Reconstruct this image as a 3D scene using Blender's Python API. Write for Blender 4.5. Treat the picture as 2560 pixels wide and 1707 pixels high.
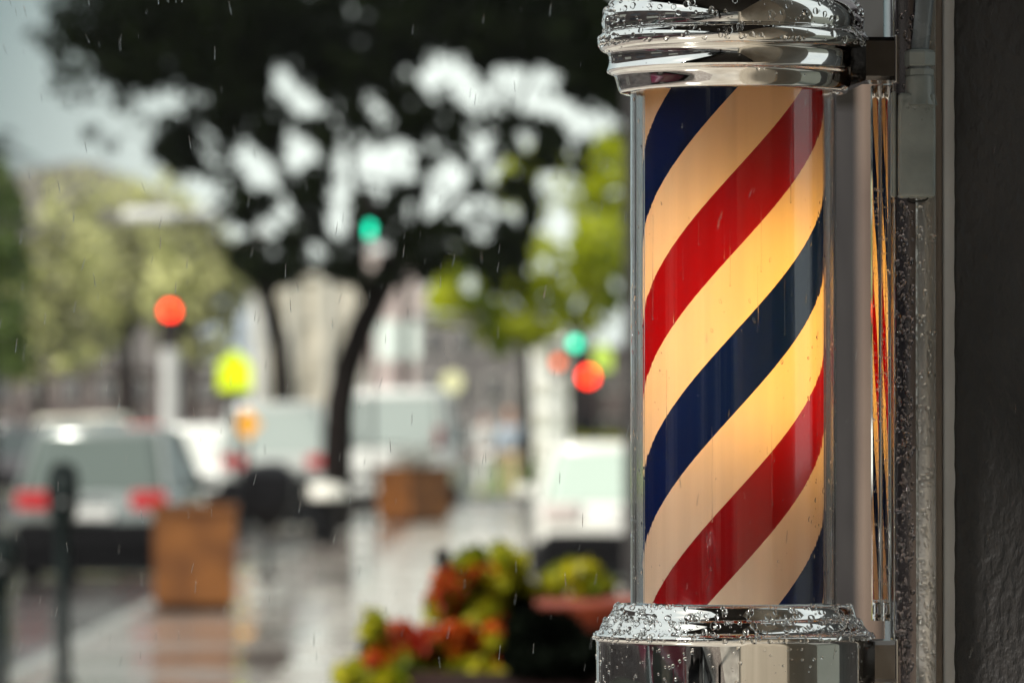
import bpy, bmesh, math, random
from mathutils import Vector, Matrix, noise
random.seed(7)
PI = math.pi
S = bpy.context.scene
for o in list(bpy.data.objects): bpy.data.objects.remove(o)

# ---------------------------------------------------------------- camera
FPX, EYE, HOR = 14222.0, 1.65, 1040.0
PITCH = math.atan((HOR - 853.5) / FPX)
cam = bpy.data.cameras.new('camera'); co = bpy.data.objects.new('camera', cam); S.collection.objects.link(co)
co.location = (0, 0, EYE); co.rotation_euler = (PI / 2 + PITCH, 0, 0)
cam.sensor_width = 36; cam.lens = FPX * 36 / 2560
cam.clip_start = 0.1; cam.clip_end = 6000
cam.dof.use_dof = True; cam.dof.focus_distance = 5.50; cam.dof.aperture_fstop = 8.8
S.camera = co
# ---------------------------------------------------------------- sky and sun
SUN_EL, SUN_AZ = math.radians(44), math.radians(-128)      # azimuth from +Y, negative is to the left
w = bpy.data.worlds.new('World'); S.world = w; w.use_nodes = True
nt = w.node_tree; bg = nt.nodes['Background']
sky = nt.nodes.new('ShaderNodeTexSky'); sky.sky_type = 'NISHITA'; sky.sun_disc = False
sky.sun_elevation = SUN_EL; sky.sun_rotation = SUN_AZ
sky.air_density = 1.0; sky.dust_density = 4.0; sky.ozone_density = 1.2
# broken rain cloud over the sky, thickest near the horizon
_tc = nt.nodes.new('ShaderNodeTexCoord'); _mp = nt.nodes.new('ShaderNodeMapping'); _mp.inputs['Scale'].default_value = (1, 1, 2.2)
_n = nt.nodes.new('ShaderNodeTexNoise'); _n.inputs['Scale'].default_value = 2.6; _n.inputs['Detail'].default_value = 6
_r = nt.nodes.new('ShaderNodeMapRange'); _r.inputs['From Min'].default_value = .36; _r.inputs['From Max'].default_value = .60; _r.inputs['To Min'].default_value = .85
_mx = nt.nodes.new('ShaderNodeMix'); _mx.data_type = 'RGBA'; _mx.inputs[7].default_value = (6.3, 6.9, 6.5, 1)
nt.links.new(_tc.outputs['Generated'], _mp.inputs[0]); nt.links.new(_mp.outputs[0], _n.inputs['Vector']); nt.links.new(_n.outputs['Fac'], _r.inputs[0])
# bright break in the rain cloud low over the street, lens vignetting coloured in as teal round it
_nz = nt.nodes.new('ShaderNodeVectorMath'); _nz.operation = 'NORMALIZE'; _ds = nt.nodes.new('ShaderNodeVectorMath'); _ds.operation = 'DISTANCE'
_ds.inputs[1].default_value = (-.012, .999, .036); _cr = nt.nodes.new('ShaderNodeValToRGB')
nt.links.new(_tc.outputs['Generated'], _nz.inputs[0]); nt.links.new(_nz.outputs[0], _ds.inputs[0]); nt.links.new(_ds.outputs['Value'], _cr.inputs[0])
_c = _cr.color_ramp; _c.elements[0].position = .025; _c.elements[0].color = (7.6, 8.3, 7.7, 1); _c.elements[1].position = .095; _c.elements[1].color = (.9, 1.5, 1.6, 1)
_e = _c.elements.new(.26); _e.color = (3.0, 3.6, 3.6, 1); _e = _c.elements.new(.7); _e.color = (6.0, 6.5, 6.3, 1)
nt.links.new(_cr.outputs[0], _mx.inputs[7])
nt.links.new(_r.outputs[0], _mx.inputs[0]); nt.links.new(sky.outputs[0], _mx.inputs[6]); nt.links.new(_mx.outputs[2], bg.inputs[0])
bg.inputs[1].default_value = 0.10
sl = bpy.data.lights.new('sun', 'SUN'); sl.energy = 3.8; sl.angle = math.radians(9); sl.color = (1, .95, .86)
so = bpy.data.objects.new('sun', sl); S.collection.objects.link(so)
sd = Vector((math.sin(SUN_AZ) * math.cos(SUN_EL), math.cos(SUN_AZ) * math.cos(SUN_EL), math.sin(SUN_EL)))
so.rotation_euler = sd.to_track_quat('Z', 'Y').to_euler(); so.location = (0, 0, 30)
S.view_settings.view_transform = 'Standard'; S.view_settings.look = 'None'
S.view_settings.exposure = 0.6; S.view_settings.gamma = 1.0
S.render.engine = 'CYCLES'
S.cycles.use_denoising = True
S.cycles.max_bounces = 16; S.cycles.transmission_bounces = 12; S.cycles.glossy_bounces = 6
S.cycles.diffuse_bounces = 3; S.cycles.transparent_max_bounces = 24; S.cycles.volume_bounces = 0
S.cycles.sample_clamp_indirect = 6.0
S.cycles.caustics_reflective = True; S.cycles.caustics_refractive = True

# ---------------------------------------------------------------- helpers
def W(px, py, D):
    """world point seen at photograph pixel (2560 wide) at forward distance D"""
    a = (853.5 - py) / FPX
    d = Vector(((px - 1280) / FPX, 1.0, a))
    c, s = math.cos(PITCH), math.sin(PITCH)
    v = Vector((d.x, c * d.y - s * d.z, s * d.y + c * d.z))
    return Vector((0, 0, EYE)) + v * (D / v.y)
def X(px, D): return (px - 1280) / FPX * D
def Z(py, D): return W(1280, py, D).z
def link(o, parent=None):
    S.collection.objects.link(o)
    if parent is not None: o.parent = parent
    return o
def tag(o, label=None, cat=None, group=None, kind=None):
    if label: o['label'] = label
    if cat: o['category'] = cat
    if group: o['group'] = group
    if kind: o['kind'] = kind
    return o
def empty(name, loc=(0, 0, 0), rz=0):
    o = bpy.data.objects.new(name, None); o.location = loc; o.rotation_euler = (0, 0, rz); o.empty_display_size = .1
    return link(o)
def obj(name, bm, mats, parent=None, smooth=None):
    me = bpy.data.meshes.new(name); bm.normal_update(); bm.to_mesh(me); bm.free()
    for m in (mats if isinstance(mats, (list, tuple)) else [mats]): me.materials.append(m)
    if smooth is not None:
        for p in me.polygons: p.use_smooth = True
        me.set_sharp_from_angle(angle=math.radians(smooth))
    return link(bpy.data.objects.new(name, me), parent)
def box(bm, c, s, rot=None, mat=0):
    r = bmesh.ops.create_cube(bm, size=1)
    M = Matrix.Translation(c) @ (rot.to_4x4() if rot else Matrix.Identity(4)) @ Matrix.Diagonal((*s, 1))
    bmesh.ops.transform(bm, matrix=M, verts=r['verts'])
    for f in {f for v in r['verts'] for f in v.link_faces}: f.material_index = mat
    return r['verts']
def bevel_all(bm, w, seg=2):
    bmesh.ops.bevel(bm, geom=bm.edges[:], offset=w, segments=seg, affect='EDGES', profile=.5, clamp_overlap=True)
def rbox(c, s, w=.01, seg=2):
    bm = bmesh.new(); box(bm, c, s); bevel_all(bm, w, seg); return bm
def lathe(bm, prof, seg=48, close=False):
    rings = []
    for r, z in prof:
        if r < 1e-6: rings.append([bm.verts.new((0, 0, z))])
        else: rings.append([bm.verts.new((r * math.cos(2 * PI * i / seg), r * math.sin(2 * PI * i / seg), z)) for i in range(seg)])
    if close: rings.append(rings[0])
    for a, b in zip(rings, rings[1:]):
        for i in range(seg):
            j = (i + 1) % seg
            if len(a) == 1 and len(b) == 1: continue
            if len(a) == 1: bm.faces.new((a[0], b[j], b[i]))
            elif len(b) == 1: bm.faces.new((a[i], a[j], b[0]))
            else: bm.faces.new((a[i], a[j], b[j], b[i]))
    bmesh.ops.recalc_face_normals(bm, faces=bm.faces[:])
    return bm
def tube(bm, pts, rad, seg=10, cap=True):
    pts = [Vector(p) for p in pts]; rings = []
    rads = rad if isinstance(rad, (list, tuple)) else [rad] * len(pts)
    u = None
    for i, p in enumerate(pts):
        t = (pts[min(i + 1, len(pts) - 1)] - pts[max(i - 1, 0)]).normalized()
        if u is None: u = t.orthogonal().normalized()
        u = (u - t * u.dot(t)).normalized(); v = t.cross(u)
        rings.append([bm.verts.new(p + (u * math.cos(2 * PI * k / seg) + v * math.sin(2 * PI * k / seg)) * rads[i]) for k in range(seg)])
    for a, b in zip(rings, rings[1:]):
        for k in range(seg): bm.faces.new((a[k], a[(k + 1) % seg], b[(k + 1) % seg], b[k]))
    if cap: bm.faces.new(rings[0][::-1]); bm.faces.new(rings[-1])
    return bm
def T(pts, rad, seg=10): return tube(bmesh.new(), pts, rad, seg)
def loft(rings):
    bm = bmesh.new(); R = [[bm.verts.new(p) for p in r] for r in rings]; n = len(R[0])
    for a, b in zip(R, R[1:]):
        for k in range(n): bm.faces.new((a[k], a[(k + 1) % n], b[(k + 1) % n], b[k]))
    bm.faces.new(R[0][::-1]); bm.faces.new(R[-1]); bmesh.ops.recalc_face_normals(bm, faces=bm.faces[:])
    return bm
def copy_tree(o, parent=None):
    c = o.copy(); S.collection.objects.link(c); c.parent = parent
    for ch in list(o.children): copy_tree(ch, c)
    return c

# ---------------------------------------------------------------- materials
def mat(name, col=(.5, .5, .5), rough=.5, metal=0, spec=.5, **kw):
    m = bpy.data.materials.new(name); m.use_nodes = True; b = m.node_tree.nodes['Principled BSDF']
    b.inputs['Base Color'].default_value = (*col, 1); b.inputs['Roughness'].default_value = rough
    b.inputs['Metallic'].default_value = metal; b.inputs['Specular IOR Level'].default_value = spec
    for k, v in kw.items(): b.inputs[k.replace('_', ' ')].default_value = v
    return m
def bsdf(m): return m.node_tree.nodes['Principled BSDF']
def N(m, t, **kw):
    n = m.node_tree.nodes.new('ShaderNode' + t)
    for k, v in kw.items():
        if hasattr(n, k): setattr(n, k, v)
        else: n.inputs[k].default_value = v
    return n
def L(m, a, b): m.node_tree.links.new(a, b)
def noisecol(m, c1, c2, scale=5, sc=(1, 1, 1), detail=6, lo=.35, hi=.65, rough=None, bump=0, bscale=None, bdist=.01):
    tc = N(m, 'TexCoord'); mp = N(m, 'Mapping'); mp.inputs['Scale'].default_value = sc
    L(m, tc.outputs['Object'], mp.inputs[0])
    n = N(m, 'TexNoise'); n.inputs['Scale'].default_value = scale; n.inputs['Detail'].default_value = detail
    L(m, mp.outputs[0], n.inputs['Vector'])
    r = N(m, 'ValToRGB'); r.color_ramp.elements[0].position = lo; r.color_ramp.elements[1].position = hi
    r.color_ramp.elements[0].color = (*c1, 1); r.color_ramp.elements[1].color = (*c2, 1)
    L(m, n.outputs['Fac'], r.inputs[0]); L(m, r.outputs[0], bsdf(m).inputs['Base Color'])
    if rough:
        q = N(m, 'MapRange'); q.inputs['To Min'].default_value = rough[0]; q.inputs['To Max'].default_value = rough[1]
        q.inputs['From Min'].default_value = lo; q.inputs['From Max'].default_value = hi
        L(m, n.outputs['Fac'], q.inputs[0]); L(m, q.outputs[0], bsdf(m).inputs['Roughness'])
    if bump:
        n2 = N(m, 'TexNoise'); n2.inputs['Scale'].default_value = bscale or scale * 3; n2.inputs['Detail'].default_value = 8
        L(m, mp.outputs[0], n2.inputs['Vector'])
        b = N(m, 'Bump'); b.inputs['Strength'].default_value = bump; b.inputs['Distance'].default_value = bdist
        L(m, n2.outputs['Fac'], b.inputs['Height']); L(m, b.outputs[0], bsdf(m).inputs['Normal'])
    return m
def emit(name, col, s):
    m = mat(name, (.02, .02, .02), .3); b = bsdf(m)
    b.inputs['Emission Color'].default_value = (*col, 1); b.inputs['Emission Strength'].default_value = s
    return m

chrome = mat('chrome', (.80, .79, .78), .035, 1)
noisecol(chrome, (.74, .73, .71), (.84, .84, .83), 9, detail=4, rough=(.02, .06), bump=.008, bscale=26, bdist=.002)
wet_steel = noisecol(mat('wet_steel', metal=.7), (.42, .405, .38), (.55, .53, .50), 14, sc=(3, 3, .5), rough=(.12, .2), bump=.06, bscale=700, bdist=.0006)
arm_steel = noisecol(mat('arm_steel', metal=.9), (.10, .09, .085), (.17, .16, .15), 14, rough=(.10, .2), bump=.1, bscale=60, bdist=.001)
steel_dimmed = noisecol(mat('wet_steel_dimmed', metal=1), (.17, .15, .16), (.24, .215, .22), 14, sc=(3, 3, .5), rough=(.07, .13), bump=.05, bscale=500, bdist=.0006)  # same channel steel; dark reflections on its left strip put into the colour
dark_seam = mat('dark_seam', (.01, .01, .01), .6)
grey_box = noisecol(mat('grey_box_paint'), (.22, .245, .235), (.32, .345, .33), 22, rough=(.3, .5), bump=.4, bscale=45, bdist=.0025)
cable_grey = noisecol(mat('conduit_grey'), (.16, .18, .195), (.22, .24, .25), 30, rough=(.22, .35), bump=.1, bscale=60, bdist=.001)
glass = mat('clear_glass', (1, 1, 1), .0, 0, .5, Transmission_Weight=1.0, IOR=1.45)
def glass_streaks(m):
    tc = N(m, 'TexCoord'); mp = N(m, 'Mapping'); mp.inputs['Scale'].default_value = (170, 170, .6)
    n = N(m, 'TexNoise'); n.inputs['Scale'].default_value = 1; n.inputs['Detail'].default_value = 3
    b = N(m, 'Bump'); b.inputs['Strength'].default_value = .28; b.inputs['Distance'].default_value = .0006
    L(m, tc.outputs['Object'], mp.inputs[0]); L(m, mp.outputs[0], n.inputs['Vector']); L(m, n.outputs['Fac'], b.inputs['Height']); L(m, b.outputs[0], bsdf(m).inputs['Normal'])
glass_streaks(glass)
water = mat('rain_water', (1, 1, 1), 0, 0, .5, Transmission_Weight=1.0, IOR=1.33)
cream = (.80, .70, .52)

def drum_material():
    m = bpy.data.materials.new('striped_paper_drum'); m.use_nodes = True; nt = m.node_tree
    nt.nodes.remove(nt.nodes['Principled BSDF']); out = nt.nodes['Material Output']
    tc = N(m, 'TexCoord'); sp = N(m, 'SeparateXYZ'); L(m, tc.outputs['Object'], sp.inputs[0])
    ny = N(m, 'Math', operation='MULTIPLY'); ny.inputs[1].default_value = -1; L(m, sp.outputs['Y'], ny.inputs[0])
    at = N(m, 'Math', operation='ARCTAN2'); L(m, sp.outputs['X'], at.inputs[0]); L(m, ny.outputs[0], at.inputs[1])
    a2 = N(m, 'Math', operation='DIVIDE'); a2.inputs[1].default_value = PI; L(m, at.outputs[0], a2.inputs[0])
    zz = N(m, 'Math', operation='MULTIPLY_ADD'); zz.inputs[1].default_value = -1 / (793 * K); zz.inputs[2].default_value = (1600 - 432) / 793.0
    L(m, sp.outputs['Z'], zz.inputs[0])
    ad = N(m, 'Math', operation='ADD'); L(m, a2.outputs[0], ad.inputs[0]); L(m, zz.outputs[0], ad.inputs[1])
    fr = N(m, 'Math', operation='FLOORED_MODULO'); fr.inputs[1].default_value = 1; L(m, ad.outputs[0], fr.inputs[0])
    r = N(m, 'ValToRGB'); cr = r.color_ramp; cr.interpolation = 'CONSTANT'
    RED, CR, NV = (.30, .0008, .0018, 1), (.84, .72, .58, 1), (.0015, .010, .095, 1)
    cr.elements[0].position = 0; cr.elements[0].color = RED
    cr.elements[1].position = .25; cr.elements[1].color = CR
    e = cr.elements.new(.5); e.color = NV
    e = cr.elements.new(.75); e.color = CR
    L(m, fr.outputs[0], r.inputs[0])
    mpp = N(m, 'Mapping'); mpp.inputs['Scale'].default_value = (60, 60, 3); L(m, tc.outputs['Object'], mpp.inputs[0])
    nn = N(m, 'TexNoise'); nn.inputs['Scale'].default_value = 1; nn.inputs['Detail'].default_value = 6; L(m, mpp.outputs[0], nn.inputs['Vector'])
    q = N(m, 'MapRange'); q.inputs['From Min'].default_value = .3; q.inputs['From Max'].default_value = .7; q.inputs['To Min'].default_value = .93; q.inputs['To Max'].default_value = 1.03; L(m, nn.outputs['Fac'], q.inputs[0])
    vm = N(m, 'VectorMath', operation='SCALE'); L(m, r.outputs[0], vm.inputs[0]); L(m, q.outputs[0], vm.inputs['Scale'])
    r = vm
    d = N(m, 'BsdfDiffuse'); t = N(m, 'BsdfTranslucent'); g = N(m, 'BsdfGlossy'); g.inputs['Roughness'].default_value = .25
    mx = N(m, 'MixShader'); mx.inputs[0].default_value = .55; m2 = N(m, 'MixShader'); m2.inputs[0].default_value = .015
    L(m, r.outputs[0], d.inputs[0]); L(m, r.outputs[0], t.inputs[0])
    L(m, d.outputs[0], mx.inputs[1]); L(m, t.outputs[0], mx.inputs[2]); L(m, mx.outputs[0], m2.inputs[1]); L(m, g.outputs[0], m2.inputs[2])
    L(m, m2.outputs[0], out.inputs[0])
    return m

def leaf_mat(name, c1, c2, trans=.35, rough=.45, scale=1.5, spec=.35):
    m = noisecol(mat(name, rough=rough, spec=spec), c1, c2, scale, detail=3, lo=.38, hi=.62)
    b = bsdf(m); out = m.node_tree.nodes['Material Output']
    t = N(m, 'BsdfTranslucent'); mx = N(m, 'MixShader'); mx.inputs[0].default_value = trans
    src = b.inputs['Base Color'].links[0].from_socket
    L(m, src, t.inputs[0]); L(m, b.outputs[0], mx.inputs[1]); L(m, t.outputs[0], mx.inputs[2]); L(m, mx.outputs[0], out.inputs[0])
    return m
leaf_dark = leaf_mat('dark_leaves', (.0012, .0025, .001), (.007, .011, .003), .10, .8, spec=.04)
leaf_lime = leaf_mat('lime_leaves', (.05, .09, .003), (.52, .56, .008), .5, scale=1.0)  # dappled light put into the mix of dark and lime
leaf_olive = leaf_mat('olive_leaves', (.035, .032, .02), (.62, .62, .27), .3, scale=.32)  # light and dark dapple put into the leaf colour
leaf_yell = leaf_mat('yellow_green_leaves', (.12, .17, .006), (.56, .50, .015), .5, scale=7)
leaf_grass = leaf_mat('hedge_leaves', (.03, .06, .012), (.09, .13, .02), .3)
petal_red = leaf_mat('red_petals', (.26, .004, .003), (.60, .13, .01), .35, scale=9)
petal_white = leaf_mat('white_petals', (.75, .75, .7), (.85, .84, .8), .3)
bark = noisecol(mat('wet_bark', rough=.8, spec=.08), (.004, .003, .003), (.014, .010, .009), 6, sc=(3, 3, .6), bump=.5, bdist=.02)

# ---------------------------------------------------------------- the setting
ground_m = noisecol(mat('wet_asphalt', spec=.6), (.045, .04, .04), (.09, .08, .078), .7, rough=(.05, .22), bump=.25, bscale=2.5, bdist=.02)
pave = mat('wet_brick_paving', spec=.7)
def pave_nodes(m):
    tc = N(m, 'TexCoord'); mp = N(m, 'Mapping'); L(m, tc.outputs['Object'], mp.inputs[0])
    br = N(m, 'TexBrick'); br.inputs['Scale'].default_value = 2.5; br.inputs['Color1'].default_value = (.24, .195, .17, 1)
    br.inputs['Color2'].default_value = (.38, .33, .29, 1); br.inputs['Mortar'].default_value = (.15, .13, .12, 1); br.inputs['Mortar Size'].default_value = .02
    L(m, mp.outputs[0], br.inputs['Vector']); L(m, br.outputs['Color'], bsdf(m).inputs['Base Color'])
    n = N(m, 'TexNoise'); n.inputs['Scale'].default_value = .45; n.inputs['Detail'].default_value = 5; L(m, mp.outputs[0], n.inputs['Vector'])
    q = N(m, 'MapRange'); q.inputs['From Min'].default_value = .4; q.inputs['From Max'].default_value = .62
    q.inputs['To Min'].default_value = .03; q.inputs['To Max'].default_value = .20; L(m, n.outputs['Fac'], q.inputs[0]); L(m, q.outputs[0], bsdf(m).inputs['Roughness'])
    b = N(m, 'Bump'); b.inputs['Strength'].default_value = .15; b.inputs['Distance'].default_value = .01
    n2 = N(m, 'TexNoise'); n2.inputs['Scale'].default_value = 3; L(m, mp.outputs[0], n2.inputs['Vector']); L(m, n2.outputs['Fac'], b.inputs['Height'])
    L(m, b.outputs[0], bsdf(m).inputs['Normal'])
pave_nodes(pave)
kerb_m = noisecol(mat('kerb_concrete', rough=.25), (.22, .21, .19), (.34, .33, .30), 4)
stucco_shaded = noisecol(mat('shade_dark_stucco', rough=.6), (.024, .022, .022), (.048, .044, .044), 9, sc=(1, 1, .5), bump=1.0, bscale=120, bdist=.006)  # shade on this side of the wall put into the dark colour
stucco_white = noisecol(mat('white_trim', rough=.6), (.74, .74, .76), (.85, .85, .87), 30, sc=(1, 1, .4), bump=.6, bscale=300, bdist=.001)
trim_tan = noisecol(mat('tan_trim', rough=.5), (.34, .28, .24), (.46, .39, .34), 6, sc=(3, 3, .6), bump=.2)
plaster = noisecol(mat('beige_plaster', rough=.6), (.30, .26, .20), (.40, .35, .28), 3, bump=.3)
shop_dark = noisecol(mat('dark_shopfront', rough=.9, spec=.08), (.018, .016, .017), (.04, .036, .036), 3)
awn_m = noisecol(mat('black_awning', rough=.8), (.004, .003, .003), (.010, .008, .007), 8)
pil_m = noisecol(mat('pinkish_pilaster', rough=.5), (.12, .085, .07), (.19, .14, .11), 4, sc=(2, 2, .5))

def flat(name, pts, z, m, kind='structure', t=None):
    bm = bmesh.new()
    vs = [bm.verts.new((x, y, z)) for x, y in pts]; f = bm.faces.new(vs)
    if f.normal.z < 0: f.normal_flip()
    if t:
        r = bmesh.ops.extrude_face_region(bm, geom=[f]); bmesh.ops.translate(bm, vec=(0, 0, -t), verts=[v for v in r['geom'] if isinstance(v, bmesh.types.BMVert)])
        bmesh.ops.recalc_face_normals(bm, faces=bm.faces[:])
    return tag(obj(name, bm, m), kind=kind)
flat('ground', [(-900, -300), (900, -300), (900, 2500), (-900, 2500)], -.13, noisecol(mat('far_ground', rough=.6), (.05, .055, .04), (.09, .09, .07), .05))
flat('road', [(-14, -60), (-2.9, -60), (-2.9, 52), (-2.1, 78), (-2.0, 104), (30, 108), (30, 125), (-2, 125), (-1, 420), (-14, 420)], -.126, ground_m)
SW = [(-3.1, -40), (3, -40), (3, 100), (-2.1, 100), (-2.35, 76), (-3.1, 54)]
flat('sidewalk', SW, 0, pave, t=.15)
flat('glare_strip', [(-1.5, -40), (2.9, -40), (2.9, 99.9), (-1.5, 99.9)], .004, noisecol(mat('glare_pale_concrete', spec=.5), (.38, .345, .30), (.54, .50, .44), .8, rough=(.06, .26), bump=.12, bscale=2.5, bdist=.01))  # pale colour stands for bright glare on the wet sidewalk
def kerb():
    bm = bmesh.new(); L2 = [(-3.1, -40), (-3.1, 54), (-2.35, 76), (-2.1, 100), (3, 100)]
    for a, b in zip(L2, L2[1:]):
        a, b = Vector((*a, 0)), Vector((*b, 0)); d = (b - a); n = Vector((-d.y, d.x, 0)).normalized() * .16
        vs = [a, b, b + n, a + n]
        lo = [bm.verts.new(v + Vector((0, 0, -.14))) for v in vs]; hi = [bm.verts.new(v + Vector((0, 0, .006))) for v in vs]
        bm.faces.new(hi); bm.faces.new(lo[::-1])
        for i in range(4): bm.faces.new((lo[i], lo[(i + 1) % 4], hi[(i + 1) % 4], hi[i]))
    bmesh.ops.recalc_face_normals(bm, faces=bm.faces[:])
    tag(obj('kerb', bm, kerb_m), kind='structure')
kerb()
def hills():
    bm = bmesh.new(); cols = []
    n = 60
    for j in range(5):
        row = []
        for i in range(n + 1):
            x = -260 + 520 * i / n
            px = 1280 + x / 800 * FPX
            h = 33 * math.exp(-((px - 60) / 620) ** 2) + 9 + 4 * noise.noise(Vector((x * .02, 3, 0))) + 2 * noise.noise(Vector((x * .08, 7, 0)))
            row.append(bm.verts.new((x, 700 + j * 60, -.5 + h * math.sin(PI / 2 * j / 4) ** .8 if j else -.5)))
        cols.append(row)
    for a, b in zip(cols, cols[1:]):
        for i in range(n): bm.faces.new((a[i], a[i + 1], b[i + 1], b[i]))
    tag(obj('hills', bm, noisecol(mat('hill_scrub', rough=.9), (.07, .06, .055), (.12, .10, .09), .03), smooth=60), kind='structure')
hills()
flat('verge', [(-.9, 126), (6, 126), (6, 240), (-.9, 240)], -.10, noisecol(mat('verge_grass', rough=.7), (.08, .13, .02), (.16, .20, .04), 1))
flat('verge', [(-14.2, 126), (-30, 126), (-30, 260), (-14.2, 260)], -.10, bpy.data.materials['verge_grass'])

# ---------------------------------------------------------------- barber pole (the subject)
K = 5.57 / FPX                                   # metres per photograph pixel at the pole
DP = 5.57
PX0 = 1834
def zl(y): return (1600 - y) * K                 # local height of a photograph row on the pole
root = empty('barber_pole', (X(PX0, DP), DP, EYE + (HOR - 1600) * K)); root.rotation_euler = (-.0071, 0, 0)
tag(root, 'lit barber pole with red, white and navy spiral stripes between wet chrome caps', 'barber pole')
CAP = [(0, -52), (120, -50), (215, -38), (272, -14), (295, -3), (309, 8), (320, 24), (326, 40), (328, 56), (327, 68), (325, 77), (322, 79), (322, 82), (327, 84),
       (334, 89), (338, 97), (340, 105), (339, 112), (335, 120), (329, 127), (320, 131), (315, 134), (312, 140), (311, 150), (312, 162), (315, 172), (317, 177),
       (314, 182), (304, 186), (299, 189), (296, 195), (293, 206), (290, 218), (287, 227), (284, 231), (278, 233), (264, 233), (261, 230), (261, 150), (150, 140), (0, 140)]
def prof(P): return [(r * K, zl(y)) for r, y in P]
obj('top_cap', lathe(bmesh.new(), prof(CAP), 160), chrome, root, 40)
BASE = [(0, 1520), (200, 1516), (256, 1512), (262, 1510), (288, 1508), (293, 1510), (297, 1514), (300, 1520), (303, 1530), (305, 1538), (308, 1542), (315, 1545), (320, 1549),
        (323, 1556), (326, 1563), (331, 1570), (338, 1577), (344, 1580), (350, 1583), (352, 1587), (351, 1592), (347, 1595), (345, 1598), (344, 1604), (343, 1740),
        (340, 1800), (330, 1850), (300, 1890), (200, 1925), (0, 1940)]
obj('base_cap', lathe(bmesh.new(), prof(BASE), 160), chrome, root, 40)
obj('glass_tube', lathe(bmesh.new(), prof([(258, 1508.5), (258, 200), (245, 200), (245, 1508.5)]), 128, close=True), glass, root, 40)
drum = obj('striped_drum', lathe(bmesh.new(), prof([(226, 1505), (226, 190)]), 160), drum_material(), root, 60)
obj('lamp', (lambda b: (bmesh.ops.translate(b, vec=(.016, -.022, 0), verts=b.verts[:]), b)[1])(lathe(bmesh.new(), prof([(0, 1130), (26, 1120), (36, 1090), (36, 560), (26, 530), (0, 520)]), 24)), emit('warm_lamp', (1, .50, .075), 9.5), root, 60)
def yellow_ring():                                # yellow seal between drum and cap, at the top
    return lathe(bmesh.new(), prof([(226.5, 186), (257, 186), (257, 225), (250, 228), (228, 226)]), 96, close=True)
obj('seal_ring', yellow_ring(), mat('amber_plastic', (.62, .36, .05), .3), root, 40)
def screw(px, y, par):
    a = math.asin((px - PX0) / 326.0); d = Vector((math.sin(a), -math.cos(a), 0)); p = d * (324 * K) + Vector((0, 0, zl(y)))
    rot = d.to_track_quat('Z', 'Y').to_matrix().to_4x4()
    b = lathe(bmesh.new(), [(0, .0030), (.0016, .0028), (.003, .0018), (.0038, .0004), (.0038, -.003)], 24)
    bmesh.ops.transform(b, matrix=Matrix.Translation(p) @ rot, verts=b.verts[:])
    s = obj('screw', b, chrome, par, 40)
    b = bmesh.new(); box(b, (0, 0, .0028), (.0010, .0058, .0008)); bmesh.ops.transform(b, matrix=Matrix.Translation(p) @ rot @ Matrix.Rotation(.1, 4, 'Z'), verts=b.verts[:])
    obj('slot', b, dark_seam, s)
screw(1999, 52, root)
# cast arms reaching from the caps to the mounting channel
def arm(name, y0, y1, xin, yf0, yf1):
    rings = []
    for (x, a, b, hw) in [(xin, yf0, yf1, .060), (xin + 24, (yf0 + y0) / 2, (yf1 + y1) / 2, .045), (xin + 42, y0, y1, .034), (401, y0, y1, .032)]:
        za, zb = zl(a), zl(b); c = .004
        rings.append([(x * K, -hw + c, za), (x * K, hw - c, za), (x * K, hw, za - c), (x * K, hw, zb + c), (x * K, hw - c, zb), (x * K, -hw + c, zb), (x * K, -hw, zb + c), (x * K, -hw, za - c)])
    return obj(name, loft(rings), arm_steel, root, 30)
arm('top_arm', 97, 205, 285, 90, 222)
arm('base_arm', 1598, 1702, 305, 1590, 1715)
# flange plates where arms meet the channel
obj('flange', rbox((402.0 * K, 0, zl(151)), (.0022, .070, 118 * K), .0008), chrome, root)
obj('flange', rbox((402.0 * K, 0, zl(1650)), (.0022, .070, 112 * K), .0008), chrome, root)
# fluted mirror strip behind: rounded chrome flutes
def arc_bar(cx, wpx, dy, y0, y1, a0=-58, a1=-10, g=0):
    """solid bar whose front is a shallow arc turned towards the pole"""
    R_ = (wpx + g) / (math.sin(math.radians(a1)) - math.sin(math.radians(a0))) * K; xl = (cx - (wpx + g) / 2) * K
    sec = []
    for i in range(17):
        a = math.radians(a0 + (a1 - a0) * i / 16)
        sec.append((xl + R_ * (math.sin(a) - math.sin(math.radians(a0))), dy + R_ * (1 - math.cos(a)) - R_ * (1 - math.cos(math.radians(a1)))))
    sec += [(sec[-1][0], dy + .03), (xl, dy + .03)]
    return loft([[(x, y, zl(y1)) for x, y in sec], [(x, y, zl(y0)) for x, y in sec]])
def flutes():
    for cx_, wp, dy in ((364.5, 20, .036), (388, 22, .030)):
        f = obj('mirror_flute', arc_bar(cx_, wp, dy, 206, 1506), bpy.data.materials['rod_chrome'], root, 25)
        obj('flute_end', arc_bar(cx_, wp, dy - .001, 1506, 1553, g=1.5), chrome, f, 25)
    obj('flute_bead', T([(376.2 * K, .030, zl(1550)), (376.2 * K, .030, zl(206))], .9 * K * 1.6, 12), chrome, root, 60)
mat('rod_chrome', (.86, .85, .83), .02, 1)
flutes()

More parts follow.
